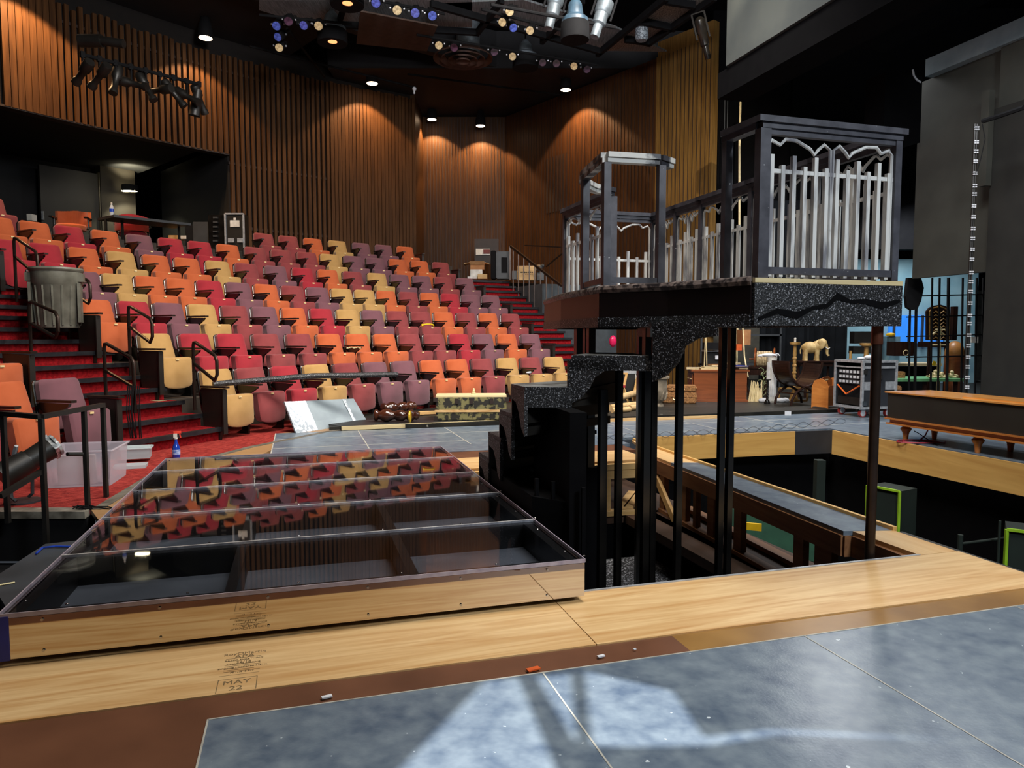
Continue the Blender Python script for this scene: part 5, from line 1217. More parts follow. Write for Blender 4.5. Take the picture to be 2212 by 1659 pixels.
for x,y in ((-.14,.05),(-.14,-.05),(.05,.05),(.05,-.05)): m.lathe([(.042*s,0),(.036*s,.03*s),(.034*s,.1*s),(.045*s,.2*s)],(x*s,y*s,0),12)
m.ball((.14*s,0,.31*s),(.075*s,.065*s,.08*s),14,8); m.tube([(.18*s,0,.30*s),(.215*s,0,.22*s),(.22*s,0,.13*s),(.235*s,0,.09*s),(.26*s,0,.10*s)],[.04*s,.03*s,.022*s,.017*s,.013*s],8)
m.tube([(-.20*s,0,.26*s),(-.225*s,0,.18*s),(-.22*s,0,.12*s)],.009*s,6)
obj('elephant_body',m,IV,e,smooth=True)
for y in (-1,1):
    m=MB(); m.ball((.10*s,y*.075*s,.29*s),(.07*s,.014*s,.085*s),12,8,Matrix.Rotation(y*R(18),3,'Z')); obj('ear',m,IV,e,smooth=True)
    m=MB(); m.tube([(.185*s,y*.035*s,.24*s),(.225*s,y*.04*s,.205*s),(.26*s,y*.035*s,.23*s)],[.012*s,.01*s,.004*s],6); obj('tusk',m,MT['white'],e)
# rack case on casters
p,k=base(1868,890); p=Z(1873,899,.003); p=p+Vector((0,.1,0)); k=p.y/FPX
t=thing('rack_case','black and silver rack flight case on red-rimmed casters','case',p,R(-76))
zt_=Y(1868,778,p.y).z; W2,D2=.58,.58; zb=.13
m=MB(); m.b2((-W2/2,-D2/2,zb),(-W2/2+.02,D2/2,zt_)); m.b2((W2/2-.02,-D2/2,zb),(W2/2,D2/2,zt_)); m.b2((-W2/2,D2/2-.02,zb),(W2/2,D2/2,zt_)); m.b2((-W2/2,-D2/2,zb),(W2/2,D2/2,zb+.03)); m.b2((-W2/2,-D2/2,zt_-.03),(W2/2,D2/2,zt_)); obj('case_shell',m,MT['casegrey'],t)
m=MB(); x,y=W2/2,D2/2; w3=.035
for a in (-x,x):
    for b in (-y,y): m.bar((a,b,zb),(a,b,zt_),w3,w3)
for z in (zb+.015,zt_-.015,zt_-.10):
    m.bar((-x,-y,z),(x,-y,z),w3,w3) if z!=zt_-.10 else m.bar((-x,-y,z),(x,-y,z),.03,.02); m.bar((x,-y,z),(x,y,z),w3,w3); m.bar((-x,-y,z),(-x,y,z),w3,w3)
obj('silver_edge',m,MT['alu'],t)
m=MB(); m.b2((-x+.03,-y+.03,zb+.04),(x-.03,-y+.05,zt_-.12)); obj('rack_front',m,MT['blackm'],t)
for i in range(3):
    z=zb+.36+i*.075; m=MB(); m.b2((-x+.05,-y+.01,z),(x-.05,-y+.03,z+.062)); u_=obj('amplifier',m,MT['dgrey'],t)
    for j in range(6): m=MB(); m.b2((-x+.08+j*.075,-y+.004,z+.012),(-x+.125+j*.075,-y+.01,z+.05)); obj('display_key',m,MT['cloth'],u_)
m=MB(); m.b2((-x+.05,-y+.01,zb+.05),(x-.05,-y+.03,zb+.16)); m.b2((-.01,-y,zb+.11),(.01,-y+.01,zb+.12)); obj('drawer',m,MT['black'],t)
m=MB(); m.tube([(-x+.05,-y,zb+.33),(-.02,-y-.02,zb+.2),(x-.06,-y,zb+.34)],.012,6); obj('orange_strap',m,mat('orange_strap','e06a28','d05a18',.5),t)
for b in (-.2,.2): m=MB(); m.b2((x,b-.09,zb+.28),(x+.008,b+.09,zb+.40)); obj('recessed_handle',m,MT['alu'],t)
for b,z in ((-.26,zb+.08),(-.26,zt_-.17),(.0,zt_-.25)): m=MB(); m.b2((x,b-.03,z-.03),(x+.02,b+.04,z+.04)); obj('latch',m,MT['chrome'],t)
for a in (-x+.07,x-.07):
    for b in (-y+.07,y-.07):
        m=MB(); m.cyl((a-.02,b,.06),(a+.02,b,.06),.058,n=16); c_=obj('caster',m,mat('caster_red','a8302c','902420',.4) if (a,b)==(-x+.07,-y+.07) else bpy.data.materials['caster_red'],t)
        m=MB(); m.cyl((a-.022,b,.06),(a+.022,b,.06),.042,n=16); m.b2((a-.03,b-.03,.09),(a+.03,b+.03,.13)); obj('hub',m,MT['cloth'],c_)
c2=p+Vector((.0,.0,zt_)); 
m=MB(); m.ball(c2+Vector((.02,-.05,.04)),(.07,.06,.035),10,6); m.ball(c2+Vector((-.08,-.02,.025)),(.06,.05,.02),10,6); one('white_cable_coil',m,MT['cloth'],'small white bundle lying on the rack case lid','bundle')
q=p+Vector((-.03,.9,0)); zt2=Y(1838,750,q.y).z; t=stick(Vector((Y(1838,750,q.y).x,q.y,.05)),zt2-.05,.05,GOLDW,'short gilded turned finial stick right before the elephant trunk',pan=False)
q2=Vector((Y(1872,742,11.6).x,11.6,.05)); stick(q2,Y(1872,741,11.6).z-.05,.075,GOLDW,'gilded candlestick standing behind the rack case')
# backstage desk with dark monitor gear
t=thing('equipment_table','cluttered table with black audio gear behind the elephant','table',(7.2,14.2,BF))
zz2=Y(1870,785,14.2).z
m=MB(); a=Y(1840,785,14.2); b=Y(2035,785,14.2); m.b2((a.x,14.2,zz2-.05),(b.x,14.9,zz2)); obj('table_top',m,MT['cream'],t,world=True)
m=MB(); m.b2((a.x,14.3,BF),(b.x,14.35,zz2-.06)); obj('table_skirt',m,MT['canvas'],t,world=True)
for x0,x1,y0,y1,l,mt_ in ((1845,1885,716,742,'black monitor on the cluttered table behind the elephant','black'),(1843,1882,748,764,'black control box under the monitor','black'),(1900,1908,702,782,'grey cabinet post beside the blue glow','dgrey')):
    a=Y(x0,y1,14.4); b=Y(x1,y0,14.4); m=MB(); m.b2((a.x,a.y,a.z),(b.x,b.y+.2,b.z)); one('audio_gear',m,MT[mt_],l,'equipment')
a=Y(1919,785,14.3); b=Y(1945,727,14.3); m=MB(); m.b2((a.x,a.y,a.z),(b.x,b.y+.3,b.z)); one('blue_bin',m,mat('pale_blue_bin','7fa5b8','6a90a4',.4),'pale blue bin right of the pipe post, yellow rag on top','bin')
m=MB(); m.ball(Y(1924,723,14.3),(.10,.08,.04),8,5); one('yellow_rag',m,MT['yellow'],'yellow rag lying on the pale blue bin','rag')
t=thing('carved_box','dark carved wooden cabinet in front of the blue window light','cabinet',Y(1955,768,13.8))
a=Y(1932,769,13.8); b=Y(1975,738,13.8); m=MB(); m.b2((a.x,a.y,a.z),(b.x,b.y+.3,b.z)); obj('cabinet_body',m,MT['darkwood'],t,world=True)
m=MB(); q=Y(1957,762,13.78); m.tube([q+Vector((.05*math.cos(a),0,.05*math.sin(a))) for a in [2*PI*i/12 for i in range(12)]],.008,5,closed=True); obj('ring_ornament',m,MT['gold'],t,world=True)
# carved high back chair
t=thing('carved_chair','tall dark chair back with gilded floral carving','chair',Y(2030,780,13.4))
o=[(2003,735),(2003,672),(2010,664),(2020,660),(2032,658),(2043,661),(2052,670),(2053,735)]
m=MB(); m.slab([Y(x,y,13.4) for x,y in o],(0,1,0),.06); obj('chair_back',m,MT['darkwood'],t,world=True)
m=MB(); m.tube([Y(x,y,13.38) for x,y in [(2008,733),(2008,673),(2014,666),(2032,662),(2046,668),(2050,676),(2050,733)]],.012,5)
for i in range(8):
    y=672+i*8; 
    for sg in (-1,1): m.tube([Y(2030,y+6,13.38),Y(2030+sg*8,y,13.38),Y(2030+sg*14,y+4,13.38)],[.016,.012,.004],5)
m.tube([Y(2030,668,13.38),Y(2030,730,13.38)],.012,5); obj('gilded_carving',m,GOLDW,t,world=True)
m=MB(); a=Y(2006,800,13.3); b=Y(2052,738,13.3); m.b2((a.x,a.y,b.z-.1),(b.x,b.y+.4,b.z)); 
for x in (a.x+.03,b.x-.03): m.bar((x,13.35,b.z),(x,13.35,BF),.05,.05)
obj('chair_seat',m,MT['darkwood'],t,world=True)
m=MB(); q=Y(2031,722,12.9); 
for a,b in (((2031,704),(2031,735)),((2020,712),(2041,712)),((2014,722),(2026,714)),((2031,716),(2040,724)),((2031,740),(2031,768)),((2012,745),(2050,745))): m.tube([Y(*a,12.9),Y(*b,12.9)],.014,6)
m.cyl((q.x,12.9,Y(2031,770,12.9).z),(q.x,12.9,BF),.03); one('ornate_stand',m,MT['cream'],'pale ornate cross-shaped metal stand before the carved chair','stand')
t=thing('leather_hassock','tan leather dome on a dark wood base','seat',Y(2062,800,13.0))
q=Y(2062,765,13.0); m=MB(); m.ball(q,(.165,.16,.24),18,10); obj('leather_dome',m,MT['leather'],t,world=True,smooth=True); m=MB(); m.cyl((q.x,q.y,BF),(q.x,q.y,q.z-.02),.14,.17,n=18); obj('wood_base',m,MT['walnut'],t,world=True,smooth=True)
m=MB(); a=Y(2057,735,13.5); b=Y(2070,662,13.5); m.b2((a.x,a.y,a.z),(b.x,b.y+.1,b.z)); one('dark_post',m,MT['darkwood'],'dark carved post standing right of the chair back','post')
# green table, figurines, baskets
t=thing('green_table','low green topped table backstage behind the long bench','table',Y(2000,830,12.2))
a=Y(1926,818,12.2); b=Y(2085,818,12.2); m=MB(); m.b2((a.x,12.2,a.z-.05),(b.x,12.9,a.z)); obj('table_top',m,MT['green'],t,world=True)
for x in (a.x+.1,(a.x+b.x)/2,b.x-.1): m=MB(); m.bar((x,12.3,BF),(x,12.3,a.z-.05),.05,.05); obj('leg',m,MT['darkwood'],t,world=True)
for i,(x,y) in enumerate(((2010,810),(2020,801),(2033,806),(2055,803))):
    q=Y(x,y,12.4); t=thing('cherub_figure',['cream cherub figurine at the left end of the green table','cream cherub figurine with raised head on the green table','cream cherub figurine leaning by the dark column','cream cherub figurine farthest right on the green table'][i],'figurine',(q.x,q.y,a.z),group='cherub figurines on the green table')
    m=MB(); hh=q.z-a.z; m.ball((0,0,hh*.4),(.05,.04,hh*.42),10,6); m.ball((.01,0,hh*.9),.035,10,6); m.tube([(.02,0,hh*.6),(.08,-.03,hh*.5),(.10,-.03,hh*.3)],.014,6); m.tube([(-.02,0,hh*.6),(-.08,-.02,hh*.7)],.014,6); m.tube([(0,-.02,hh*.2),(.06,-.05,.02)],.018,6)
    obj('figure_body',m,MT['cream'],t,smooth=True)
for x0,x1,y0,y1,yy,l in ((1929,1957,803,819,12.4,'small wicker basket on the green table beside the rack case'),(1928,1949,834,845,11.0,'small reddish basket under the green table')):
    a_=Y(x0,y1,yy); b_=Y(x1,y0,yy); m=MB(); m.b2((a_.x,a_.y,a_.z),(b_.x,b_.y+.15,b_.z)); one('wicker_basket',m,MT['wicker'],l,'basket',bevel=.015)
m=MB(); m.box(Y(2018,785,12.8),(.06,.01,.08),(0,.3,0)); one('yellow_tag',m,MT['yellow'],'yellow tag hanging in front of the dark table skirt','tag')
# ---- harpsichord / long bench instrument ----
hx=thing('long_keyboard_case','long low black case on an orange wood stand, right of the trap','instrument',S(6.95,4.8,0.0))
zb_,zc,zt_=.185,.255,.545
m=MB(); m.uv(6.62,7.25,2.9,6.80,zc,zt_); obj('black_case',m,mat('case_black','26241f','1e1c19',.6,scale=2),hx,world=True)
m=MB(); m.uv(6.60,7.28,2.9,6.83,zt_,zt_+.014); m.uv(6.72,7.15,2.9,5.9,zt_+.014,zt_+.026); obj('wood_top',m,MT['oaktop'],hx,world=True)
m=MB(); m.uv(6.60,7.27,2.9,6.82,zc-.018,zc); m.uv(6.64,7.22,2.9,6.78,zb_+.01,zc-.018); m.uv(6.61,7.25,2.9,6.81,zb_-.006,zb_+.012); obj('wood_stand',m,MT['oak'],hx,world=True)
for u,v in ((6.72,6.62),(7.14,6.62),(6.70,5.68),(7.12,5.66),(6.70,4.4)):
    q=S(u,v); m=MB(); m.lathe([(.022,.0),(.026,.01),(.03,.05),(.036,.09),(.058,.125),(.06,.14),(.04,.155),(.045,.17),(.05,zb_)],q+Vector((0,0,.004)),16); obj('turned_leg',m,MT['oak'],hx,world=True,smooth=True)
m=MB(); q=Z(1975,955,.01)
m.tube([q+Vector((.22*math.cos(a)+.05*a*.2,.12*math.sin(a),.004*(a%3))) for a in [i*.5 for i in range(26)]],.008,6); m.tube([Z(1985,953,.01),Z(1999,940,.06),Z(2004,930,.17)],.008,6)
one('red_cable',m,mat('red_cable','a02a3c','8c2030',.5),'red cable coiled on the floor under the long case','cable')
m=MB(); m.tube([Z(1975,931,.15),Z(1984,936,.1),Z(2010,953,.012),Z(2025,962,.012)],.005,5); one('black_cable',m,MT['blackm'],'thin black cable trailing under the long case','cable')
# wire tangle on stage floor
m=MB(); 
for w2,ph in ((1,0),(1,PI)):
    pts=[]
    for i in range(150):
        x=1290+i*3.6; y=946-(i*3.6)*.052-(9 if i>90 else 0)*((i-90)/60 if i>90 else 0); pp=Z(x,y+6*math.sin(i*.42+ph),.012); pts.append(pp)
    m.tube(pts,.0026,4)
one('wire_tangle',m,MT['dgrey'],'long looping tangle of thin wire on the grey stage floor','wire')
m=MB(); m.box(Z(1702,893,.08),(.09,.01,.06)); one('white_card',m,MT['cloth'],'small white card fixed on the edge of the black floor','card')
# curtains
def curtain(x0,x1,y,z0,z1,lab,amp=.06,per=.28,mt='canvas'):
    m=MB(); n=int((x1-x0)/.04); vs=[]; 
    for i in range(n+1):
        x=x0+(x1-x0)*i/n; yy=y+amp*math.sin(2*PI*x/per)+amp*.4*math.sin(2*PI*x/per*2.3+1)
        vs+=[(x,yy,z0),(x,yy,z1),(x,yy+.03,z1),(x,yy+.03,z0)]
    fs=[[4*i,4*i+4,4*i+5,4*i+1] for i in range(n)]+[[4*i+3,4*i+2,4*i+6,4*i+7] for i in range(n)]+[[4*i+1,4*i+5,4*i+6,4*i+2] for i in range(n)]
    m.add(vs,fs); return one('stage_curtain',m,MT[mt],lab,'curtain',smooth=True)
a=Y(1640,700,16.2).x; b=Y(1832,700,16.2).x
curtain(a,b,16.2,.05,4.2,'black pleated stage curtain behind the elephant and candlesticks')
# blue wall and window
a=Y(1830,585,17.5); b=Y(2120,585,17.5); m=MB(); m.b2((a.x,17.6,.05),(b.x,17.7,Y(1950,560,17.6).z)); struct('wall_backstage_blue',m,MT['bluewall'])
a=Y(1926,741,17.4); b=Y(2045,681,17.4); m=MB(); m.b2((a.x,17.5,a.z),(b.x,17.58,b.z)); o_=struct('window_1',m,MT['bluewin'])
m=MB(); 
for x in (1935,1968,1996,2030): c=Y(x,700,17.4).x; m.b2((c-.02,17.44,a.z),(c+.02,17.5,b.z))
obj('window_frame',m,MT['cloth'],o_,world=False) if False else tag(obj('window_bars',m,MT['dgrey']),kind='structure')
# grid net / window bars in front
t=thing('scenic_lattice','ragged black scenic lattice of bars hanging in front of the blue light','scenery',(8.3,12.9,0))
m=MB()
for x in (1965,1978,2012,2028,2047,2078,2108,2122): m.bar(Y(x+2,600,12.0),Y(x-2,850,12.0),.03 if x not in(1978,2047) else .055,.02)
for y in (640,685,727,772): m.bar(Y(1958,y,12.0),Y(2122,y-4,12.0),.018,.02)
obj('bars',m,MT['blackm'],t,world=True)
m=MB(); o=[(1962,600),(1990,600),(1996,622),(1990,650),(1982,668),(1970,670),(1960,664),(1957,640)]
m.slab([Y(x,y,11.9) for x,y in o],(0,1,0),.08); obj('ragged_leaf',m,MT['blackm'],t,world=True)
a=Y(2096,741,12.0); m=MB(); m.box(Y(2105,734,12.0),(.11,.03,.10)); one('outlet_box','' and None or m,MT['white'],'small white outlet box fixed to the dark flat','box')
# LED cable with white clips
t=thing('clip_strip','vertical black cable with rows of small white clips at right','cable',Y(2095,600,9.6))
A=Y(2106,268,9.6); B=Y(2083,872,9.6); m=MB(); m.tube([A,A.lerp(B,.3)+Vector((.01,0,0)),A.lerp(B,.7),B],.016,6); m.tube([A+Vector((.03,0,0)),B+Vector((.03,0,0))],.012,6); obj('cable',m,MT['black'],t,world=True)
for i in range(26):
    if i%4==3: pass
    q=A.lerp(B,(i+.5)/26+(.006 if i%4==1 else 0)); m=MB()
    for dz in (-.014,.014):
        for dx in (-.0,.032): m.box(q+Vector((dx,-.02,dz+(.012 if i%3==0 else 0))),(.022,.015,.016))
    obj('white_clip',m,MT['cloth'],t,world=True)
m=MB(); m.tube([Y(2122,262,9.5),Y(2160,250,9.3),Y(2212,232,9.0)],.03,6); m.tube([Y(2122,268,9.5),Y(2128,300,9.5),Y(2118,345,9.5),Y(2110,372,9.5)],.006,5); one('wrapped_cable',m,MT['blackm'],'wrapped black cable running along the top of the dark flat','cable')
m=MB(); pts=[Y(1972,150,11.3),Y(1974,163,11.3),Y(1980,172,11.3),Y(1989,178,11.3)]; m.tube(pts,.014,6); one('hanging_white_hose',m,MT['cloth'],'short curved white hose end below the upper right beam','hose')
m=MB(); m.tube([Y(1600,200,15.5),Y(1597,320,15.5),Y(1597,520,15.5),Y(1591,790,15.5)],.022,6); one('cream_pole',m,MT['cream'],'tall thin cream pole rising behind the balustrade','pole')
m=MB(); m.tube([Y(1604,700,13.2),Y(1608,770,13.0),Y(1616,815,12.8)],.012,6); one('leaning_stick',m,MT['cream'],'thin pale stick leaning at the right end of the desk','stick')
m=MB(); m.tube([Y(1525,705,14),Y(1521,798,14)],.012,6); m.tube([Y(1525,705,14),Y(1527,798,14)],.01,6); one('leaning_stick',m,MT['cream'],'forked pale stick standing behind the left part of the desk','stick')
for i,(x0,x1,y0,y1,l,mt_) in enumerate(((1526,1562,760,792,'black road case with silver edges behind the desk','black'),(1526,1562,757,760,'silver lid edge strip of the case behind the desk','alu'),(1528,1558,740,756,'dark bag lying on the road case behind the desk','blackm'),(1604,1622,712,745,'cardboard box high on the shelf behind the desk','carton'),(1591,1603,744,757,'orange plastic crate on the backstage shelf','orange'))):
    a_=Y(x0,y1,15.2-.1*i); b_=Y(x1,y0,15.2-.1*i); m=MB(); m.b2((a_.x,a_.y,a_.z),(b_.x,b_.y+.4,b_.z)); one('backstage_case',m,MT[mt_],l,'case')
m=MB(); m.box(Y(1550,772,15.1),(.1,.01,.08)); one('case_label',m,MT['cloth'],'white label on the black road case behind the desk','label')
t=thing('steel_shelf','dark steel shelf unit standing backstage behind the desk','shelf',(5.2,16.2,BF))
m=MB()
for z in (.55,1.2,1.75): m.b2((4.2,16.0,z),(6.0,16.5,z+.04))
obj('shelf_board',m,MT['dgrey'],t,world=True)
m=MB()
for x in (4.22,5.98): m.b2((x-.02,16.0,BF),(x+.02,16.04,2.2))
obj('upright',m,MT['dgrey'],t,world=True)
m=MB(); a_=Y(1580,500,15.8)
for x,y0,y1 in ((1566,215,330),(1572,215,325),(1563,330,520),(1583,300,560)): m.tube([Y(x,y0,15.6),Y(x-2,y1,15.6)],.01,5)
one('hanging_ropes',m,MT['dgrey'],'thin ropes hanging behind the wood wall end','ropes')
# ================= CEILING EQUIPMENT =================
def pendant(px,py,z,r,cone_aim,en,lab,drop=.9,spot=True):
    p=Z(px,py,z); t=thing('pendant_downlight',lab,'ceiling lamp',p)
    m=MB(); m.lathe([(r*1.0,0),(r*1.05,.01),(r*1.0,.18),(r*.6,.42),(.02,.46)],n=18); obj('can',m,MT['blackm'],t,smooth=True)
    m=MB(); m.cyl((0,0,.45),(0,0,.45+drop),.012,n=6); obj('stem',m,MT['blackm'],t)
    m=MB(); m.cyl((0,0,-.008),(0,0,-.002),r*.90,n=18); obj('glowing_lens',m,MT['glow'],t)
    if spot:
        lamp('SPOT',(p.x,p.y,z-.03),en,(1,.58,.27),.07,aim=(p.x+cone_aim[0],p.y+cone_aim[1],z-3),angle=108,blend=.2)
def near_wall(px,d): 
    Rr=RW-d; return arc(Rr,az_hit(px,Rr))
def pend_wall(px,py,d,en,lab,r=.15):
    q=near_wall(px,d); zz=Y(px,py,q.y).z; p=Z(px,py,zz); out=(p-C0); out.z=0; out.normalize(); pendant(px,py,zz,r,(out.x*.35,out.y*.35),en,lab)
pend_wall(444,82,.5,300,'glowing pendant downlight over the left slat wall, above the lighting pipe')
pend_wall(804,180,.5,330,'glowing pendant downlight over the middle of the slat wall')
pend_wall(60,-95,.55,800,'pendant downlight above the left edge washing the slats',)
for px,py,y,l in ((933,258,21.25,'left one of the two pendant downlights on the far wood wall'),(1038,272,21.25,'right one of the two pendant downlights on the far wood wall')):
    zz=Y(px,py,y).z; pendant(px,py,zz,.14,(0,.35),380,l)
q=W3a.lerp(W3b,.42)+n3*.9; yq=None
kx=(1222-1106)/FPX; 
# pendant near the right wall
A_=W3a+n3*.6; D_=W3b-W3a; s_=(kx*A_.y-A_.x)/(D_.x-kx*D_.y); pp=A_+D_*s_
pendant(1222,194,Y(1222,194,pp.y).z,.14,(-n3.x*.5,-n3.y*.5),420,'pendant downlight near the right wood wall',drop=.5)
zz=Y(1205,262,18.6).z
lamp('SPOT',(Y(1120,262,19.9).x,19.4,6.6),90,(1,.6,.3),.07,aim=(.5,20.6,4),angle=80,blend=.4) if False else None
# high-bay domes
def dome(px,py,z,r,h,lab,lou=False,bluish=False):
    p=Z(px,py,z); t=thing('dome_light',lab,'ceiling lamp',p)
    m=MB(); m.lathe([(r,0),(r*1.02,.02),(r*.98,h*.45),(r*.62,h*.55),(r*.5,h*.8),(r*.2,h*.95),(.03,h)],n=22); obj('dome',m,mat('dome_grey','3e5566','2c3c48',.4) if bluish else MT['duct'],t,smooth=True)
    m=MB(); m.cyl((0,0,h),(0,0,h+.8),.02,n=6); obj('stem',m,MT['blackm'],t)
    m=MB(); m.lathe([(r*1.05,-.02),(r*1.08,.0),(r*1.05,h*.35),(r*1.0,h*.37)],n=22); obj('skirt',m,MT['blackm'],t,smooth=True)
    if lou:
        m=MB(); m.cyl((r*.1,-.35*r,-.02),(r*.1,-.35*r,-.025),r*.33,n=14); obj('louver_glow',m,MT['louver'],t)
dome(718,92,6.9,.27,.62,'dark dome light with a small orange glow, left ceiling',lou=True)
dome(750,10,6.9,.27,.62,'dark dome light with orange glow cut off by the top edge',lou=True)
dome(1242,84,5.6,.20,.62,'large blue-grey bell dome light in the upper middle',bluish=True)
dome(1135,146,7.0,.26,.6,'dark dome light right of the round air diffuser')
# round air diffuser with duct
p=Z(1000,128,7.35); t=thing('air_diffuser','large round brown ceiling air diffuser under a grey duct','diffuser',p); r=.66
m=MB()
for i in range(4):
    a,b=r*(1-.25*i),r*(1-.25*i-.15); n_=36; o_=len(m.v); z0=-.0-.02*i; vs=[]
    for rr,zz3 in ((a,z0+.03),(a,z0),(b,z0+.09),(b,z0+.11)): vs+=[(rr*math.cos(2*PI*k/n_),rr*math.sin(2*PI*k/n_),zz3) for k in range(n_)]
    m.add(vs,[[q*n_+k,q*n_+(k+1)%n_,((q+1)%4)*n_+(k+1)%n_,((q+1)%4)*n_+k] for q in range(4) for k in range(n_)])
obj('rings',m,mat('diffuser_brown','5a4034','44302a',.6),t,smooth=True)
m=MB(); m.cyl((.12,0,.12),(.12,0,1.2),.26,n=24); obj('duct',m,MT['duct'],t,smooth=True)
# catwalk decking and beams
t=thing('catwalk_deck','ribbed grey steel catwalk decking under the ceiling','catwalk',Z(1200,80,7.5))
for k_,pl in enumerate(([(930,8),(1300,110),(1440,112),(1330,60),(1130,0)],[(560,22),(620,40),(1020,60),(1020,0),(560,0)])):
    m=MB(); q=[Z(x,y,7.5) for x,y in pl]; m.prism([tuple(v[:2]) for v in q],7.5,7.54); obj('deck_plate',m,MT['deckm'],t,world=True)
m=MB(); q=[Z(x,y,7.35) for x,y in ((1296,114),(1440,0),(1540,0),(1407,92))]; m.prism([tuple(v[:2]) for v in q],7.35,7.38)
obj('mesh_plate',m,mat('catwalk_mesh','a8a8a4','4a4a48',.5,scale=60,metal=.4,lo=.47,hi=.53),t,world=True)
m=MB()
for a,b in (((1290,118),(1440,-6)),((1400,95),(1545,-6)),((1376,44),(1458,62)),((1438,2),(1500,12)),((930,8),(1300,112)),((1030,72),(1085,0)),((1170,90),(1260,0)),((640,48),(1030,70)),((730,55),(750,-5)),((1350,85),(1404,92))):
    m.bar(Z(*a,7.28),Z(*b,7.28),.08,.12)
obj('frame_beams',m,MT['blackm'],t,world=True)
m=MB(); q=[Z(x,y,7.2) for x,y in ((778,25),(945,57),(922,111),(770,95))]; m.prism([tuple(v[:2]) for v in q],7.2,7.23); one('ceiling_panel',m,mat('brown_ceiling_panel','4a362b','3e2d24',.7),'dark brown rectangular panel hung under the ceiling','panel')
# lighting pipes
m=MB()
for a,b,z in (((560,32),(760,52),7.1),((760,-10),(960,30),6.9),((900,75),(1290,140),7.0),((1040,20),(1230,70),6.4),((1060,10),(1330,60),5.9),((540,100),(900,190),7.3),((880,160),(1210,205),7.5),((620,62),(700,165),7.3)):
    m.cyl(Z(*a,z),Z(*b,z),.025,n=8)
one('lighting_pipes',m,MT['blackm'],'black steel lighting pipes running under the ceiling','pipes') if False else None
for i,(a,b,z) in enumerate((((560,32),(760,52),7.1),((760,-10),(960,30),6.9),((900,75),(1290,140),7.0),((1040,20),(1230,70),6.4),((1060,10),(1330,60),5.9),((540,100),(900,190),7.3),((880,160),(1210,205),7.5),((620,62),(700,165),7.3))):
    m=MB(); m.cyl(Z(*a,z),Z(*b,z),.025,n=8)
    one('lighting_pipe',m,MT['blackm'],['black pipe carrying the leftmost cluster of lights','black pipe at the top edge with four lights','black pipe beside the round diffuser','black pipe with three bright lens lights','black pipe by the large dome light','long conduit sagging over the slat wall','conduit crossing over the far wood wall','thin diagonal brace pipe above the slat wall'][i],'pipe')
# par lights
par=None
def parlight(px,py,z,lens,lab,s=1.0,tilt=(35,0),dirn=None):
    t=thing('stage_light',lab,'stage light',Z(px,py,z),(R(tilt[0]),0,R(tilt[1])),group='small stage lights under the ceiling grid')
    m=MB(); m.lathe([(.085*s,0),(.09*s,.01),(.085*s,.2*s),(.06*s,.28*s),(.03*s,.31*s)],n=14); obj('lamp_can',m,MT['blackm'],t,smooth=True)
    m=MB(); m.cyl((0,0,-.004),(0,0,.012),.076*s,n=14); obj('lens',m,MT[lens],t)
    m=MB(); 
    for sx in (-1,1): m.bar((sx*.105*s,0,.12*s),(sx*.105*s,0,.36*s),.012,.02)
    m.bar((-.105*s,0,.36*s),(.105*s,0,.36*s),.02,.012); m.cyl((0,0,.36*s),(0,0,.48*s),.015,n=6)
    obj('yoke',m,MT['blackm'],t)
    for sx in (-1,1): m=MB(); m.cyl((sx*.105*s,0,.12*s),(sx*.13*s,0,.12*s),.018*s,n=8); obj('knob',m,MT['alu'],t)
PL_=[(597,56,7.0,'lensb'),(600,80,6.9,'lensb'),(603,103,6.8,'lensw'),(623,46,7.0,'lensp'),(656,55,7.0,'lensb'),(688,56,7.0,'lensw'),(812,6,6.8,'lensb'),(858,22,6.8,'lensw'),(897,28,6.8,'lensb'),(934,34,6.8,'lensb'),
 (948,98,7.0,'lensw'),(981,103,7.0,'lensp'),(1085,48,6.3,'lensw'),(1101,25,6.3,'lensw'),(1109,60,6.3,'lensb'),(1145,66,6.2,'lensw'),(1068,112,7.0,'lensp'),(1107,122,7.0,'lensw'),(1172,135,7.0,'lensp'),(1202,137,7.0,'lensp'),(1240,143,7.0,'lensw'),(1268,150,7.0,'lensp')]
LL=['bright blue lens stage light, top of the three stacked at upper left','blue lens stage light in the middle of the stacked three','amber lens stage light, lowest of the stacked three','dark lens stage light right of the stacked three','blue lens stage light left of the amber one beside the dome','amber lens stage light just left of the dark dome','blue lens stage light cut by the top edge','amber lens stage light near the top edge, right of the blue one','blue lens stage light third along the top pipe','blue lens stage light at the right end of the top pipe','amber lens stage light left of the air diffuser duct','dim lens stage light beside the diffuser duct','pale lens stage light, lower left of the bright cluster','amber lens stage light, top of the bright cluster','blue lens stage light in the bright cluster','white lens stage light right of the bright cluster','violet lens stage light right of the air diffuser','orange lens stage light left of the dark dome','dim stage light right of the dark dome','violet dim stage light farther right of the dome','pale lens stage light near the far pendant','dim last stage light on the right of the row']
for (x,y,z,l),lab in zip(PL_,LL): parlight(x,y,z,l,lab,1.0 if z>6.5 else .85,tilt=(-52,(x%5)*8-16))
def profile(px,py,z,L_,lab,rot,mt='duct',r=.1):
    t=thing('profile_light',lab,'stage light',Z(px,py,z),rot)
    m=MB(); m.lathe([(r*.6,0),(r*.65,.02),(r*.65,L_*.3),(r*.95,L_*.34),(r*.95,L_*.6),(r*1.15,L_*.64),(r*1.2,L_*.92),(r*.6,L_)],n=16); obj('lamp_body',m,MT[mt],t,smooth=True)
    m=MB(); m.bar((-r*1.4,0,L_*.5),(-r*1.4,0,L_*1.1),.02,.03); m.bar((r*1.4,0,L_*.5),(r*1.4,0,L_*1.1),.02,.03); m.bar((-r*1.4,0,L_*1.1),(r*1.4,0,L_*1.1),.03,.02); obj('yoke',m,MT['blackm'],t)
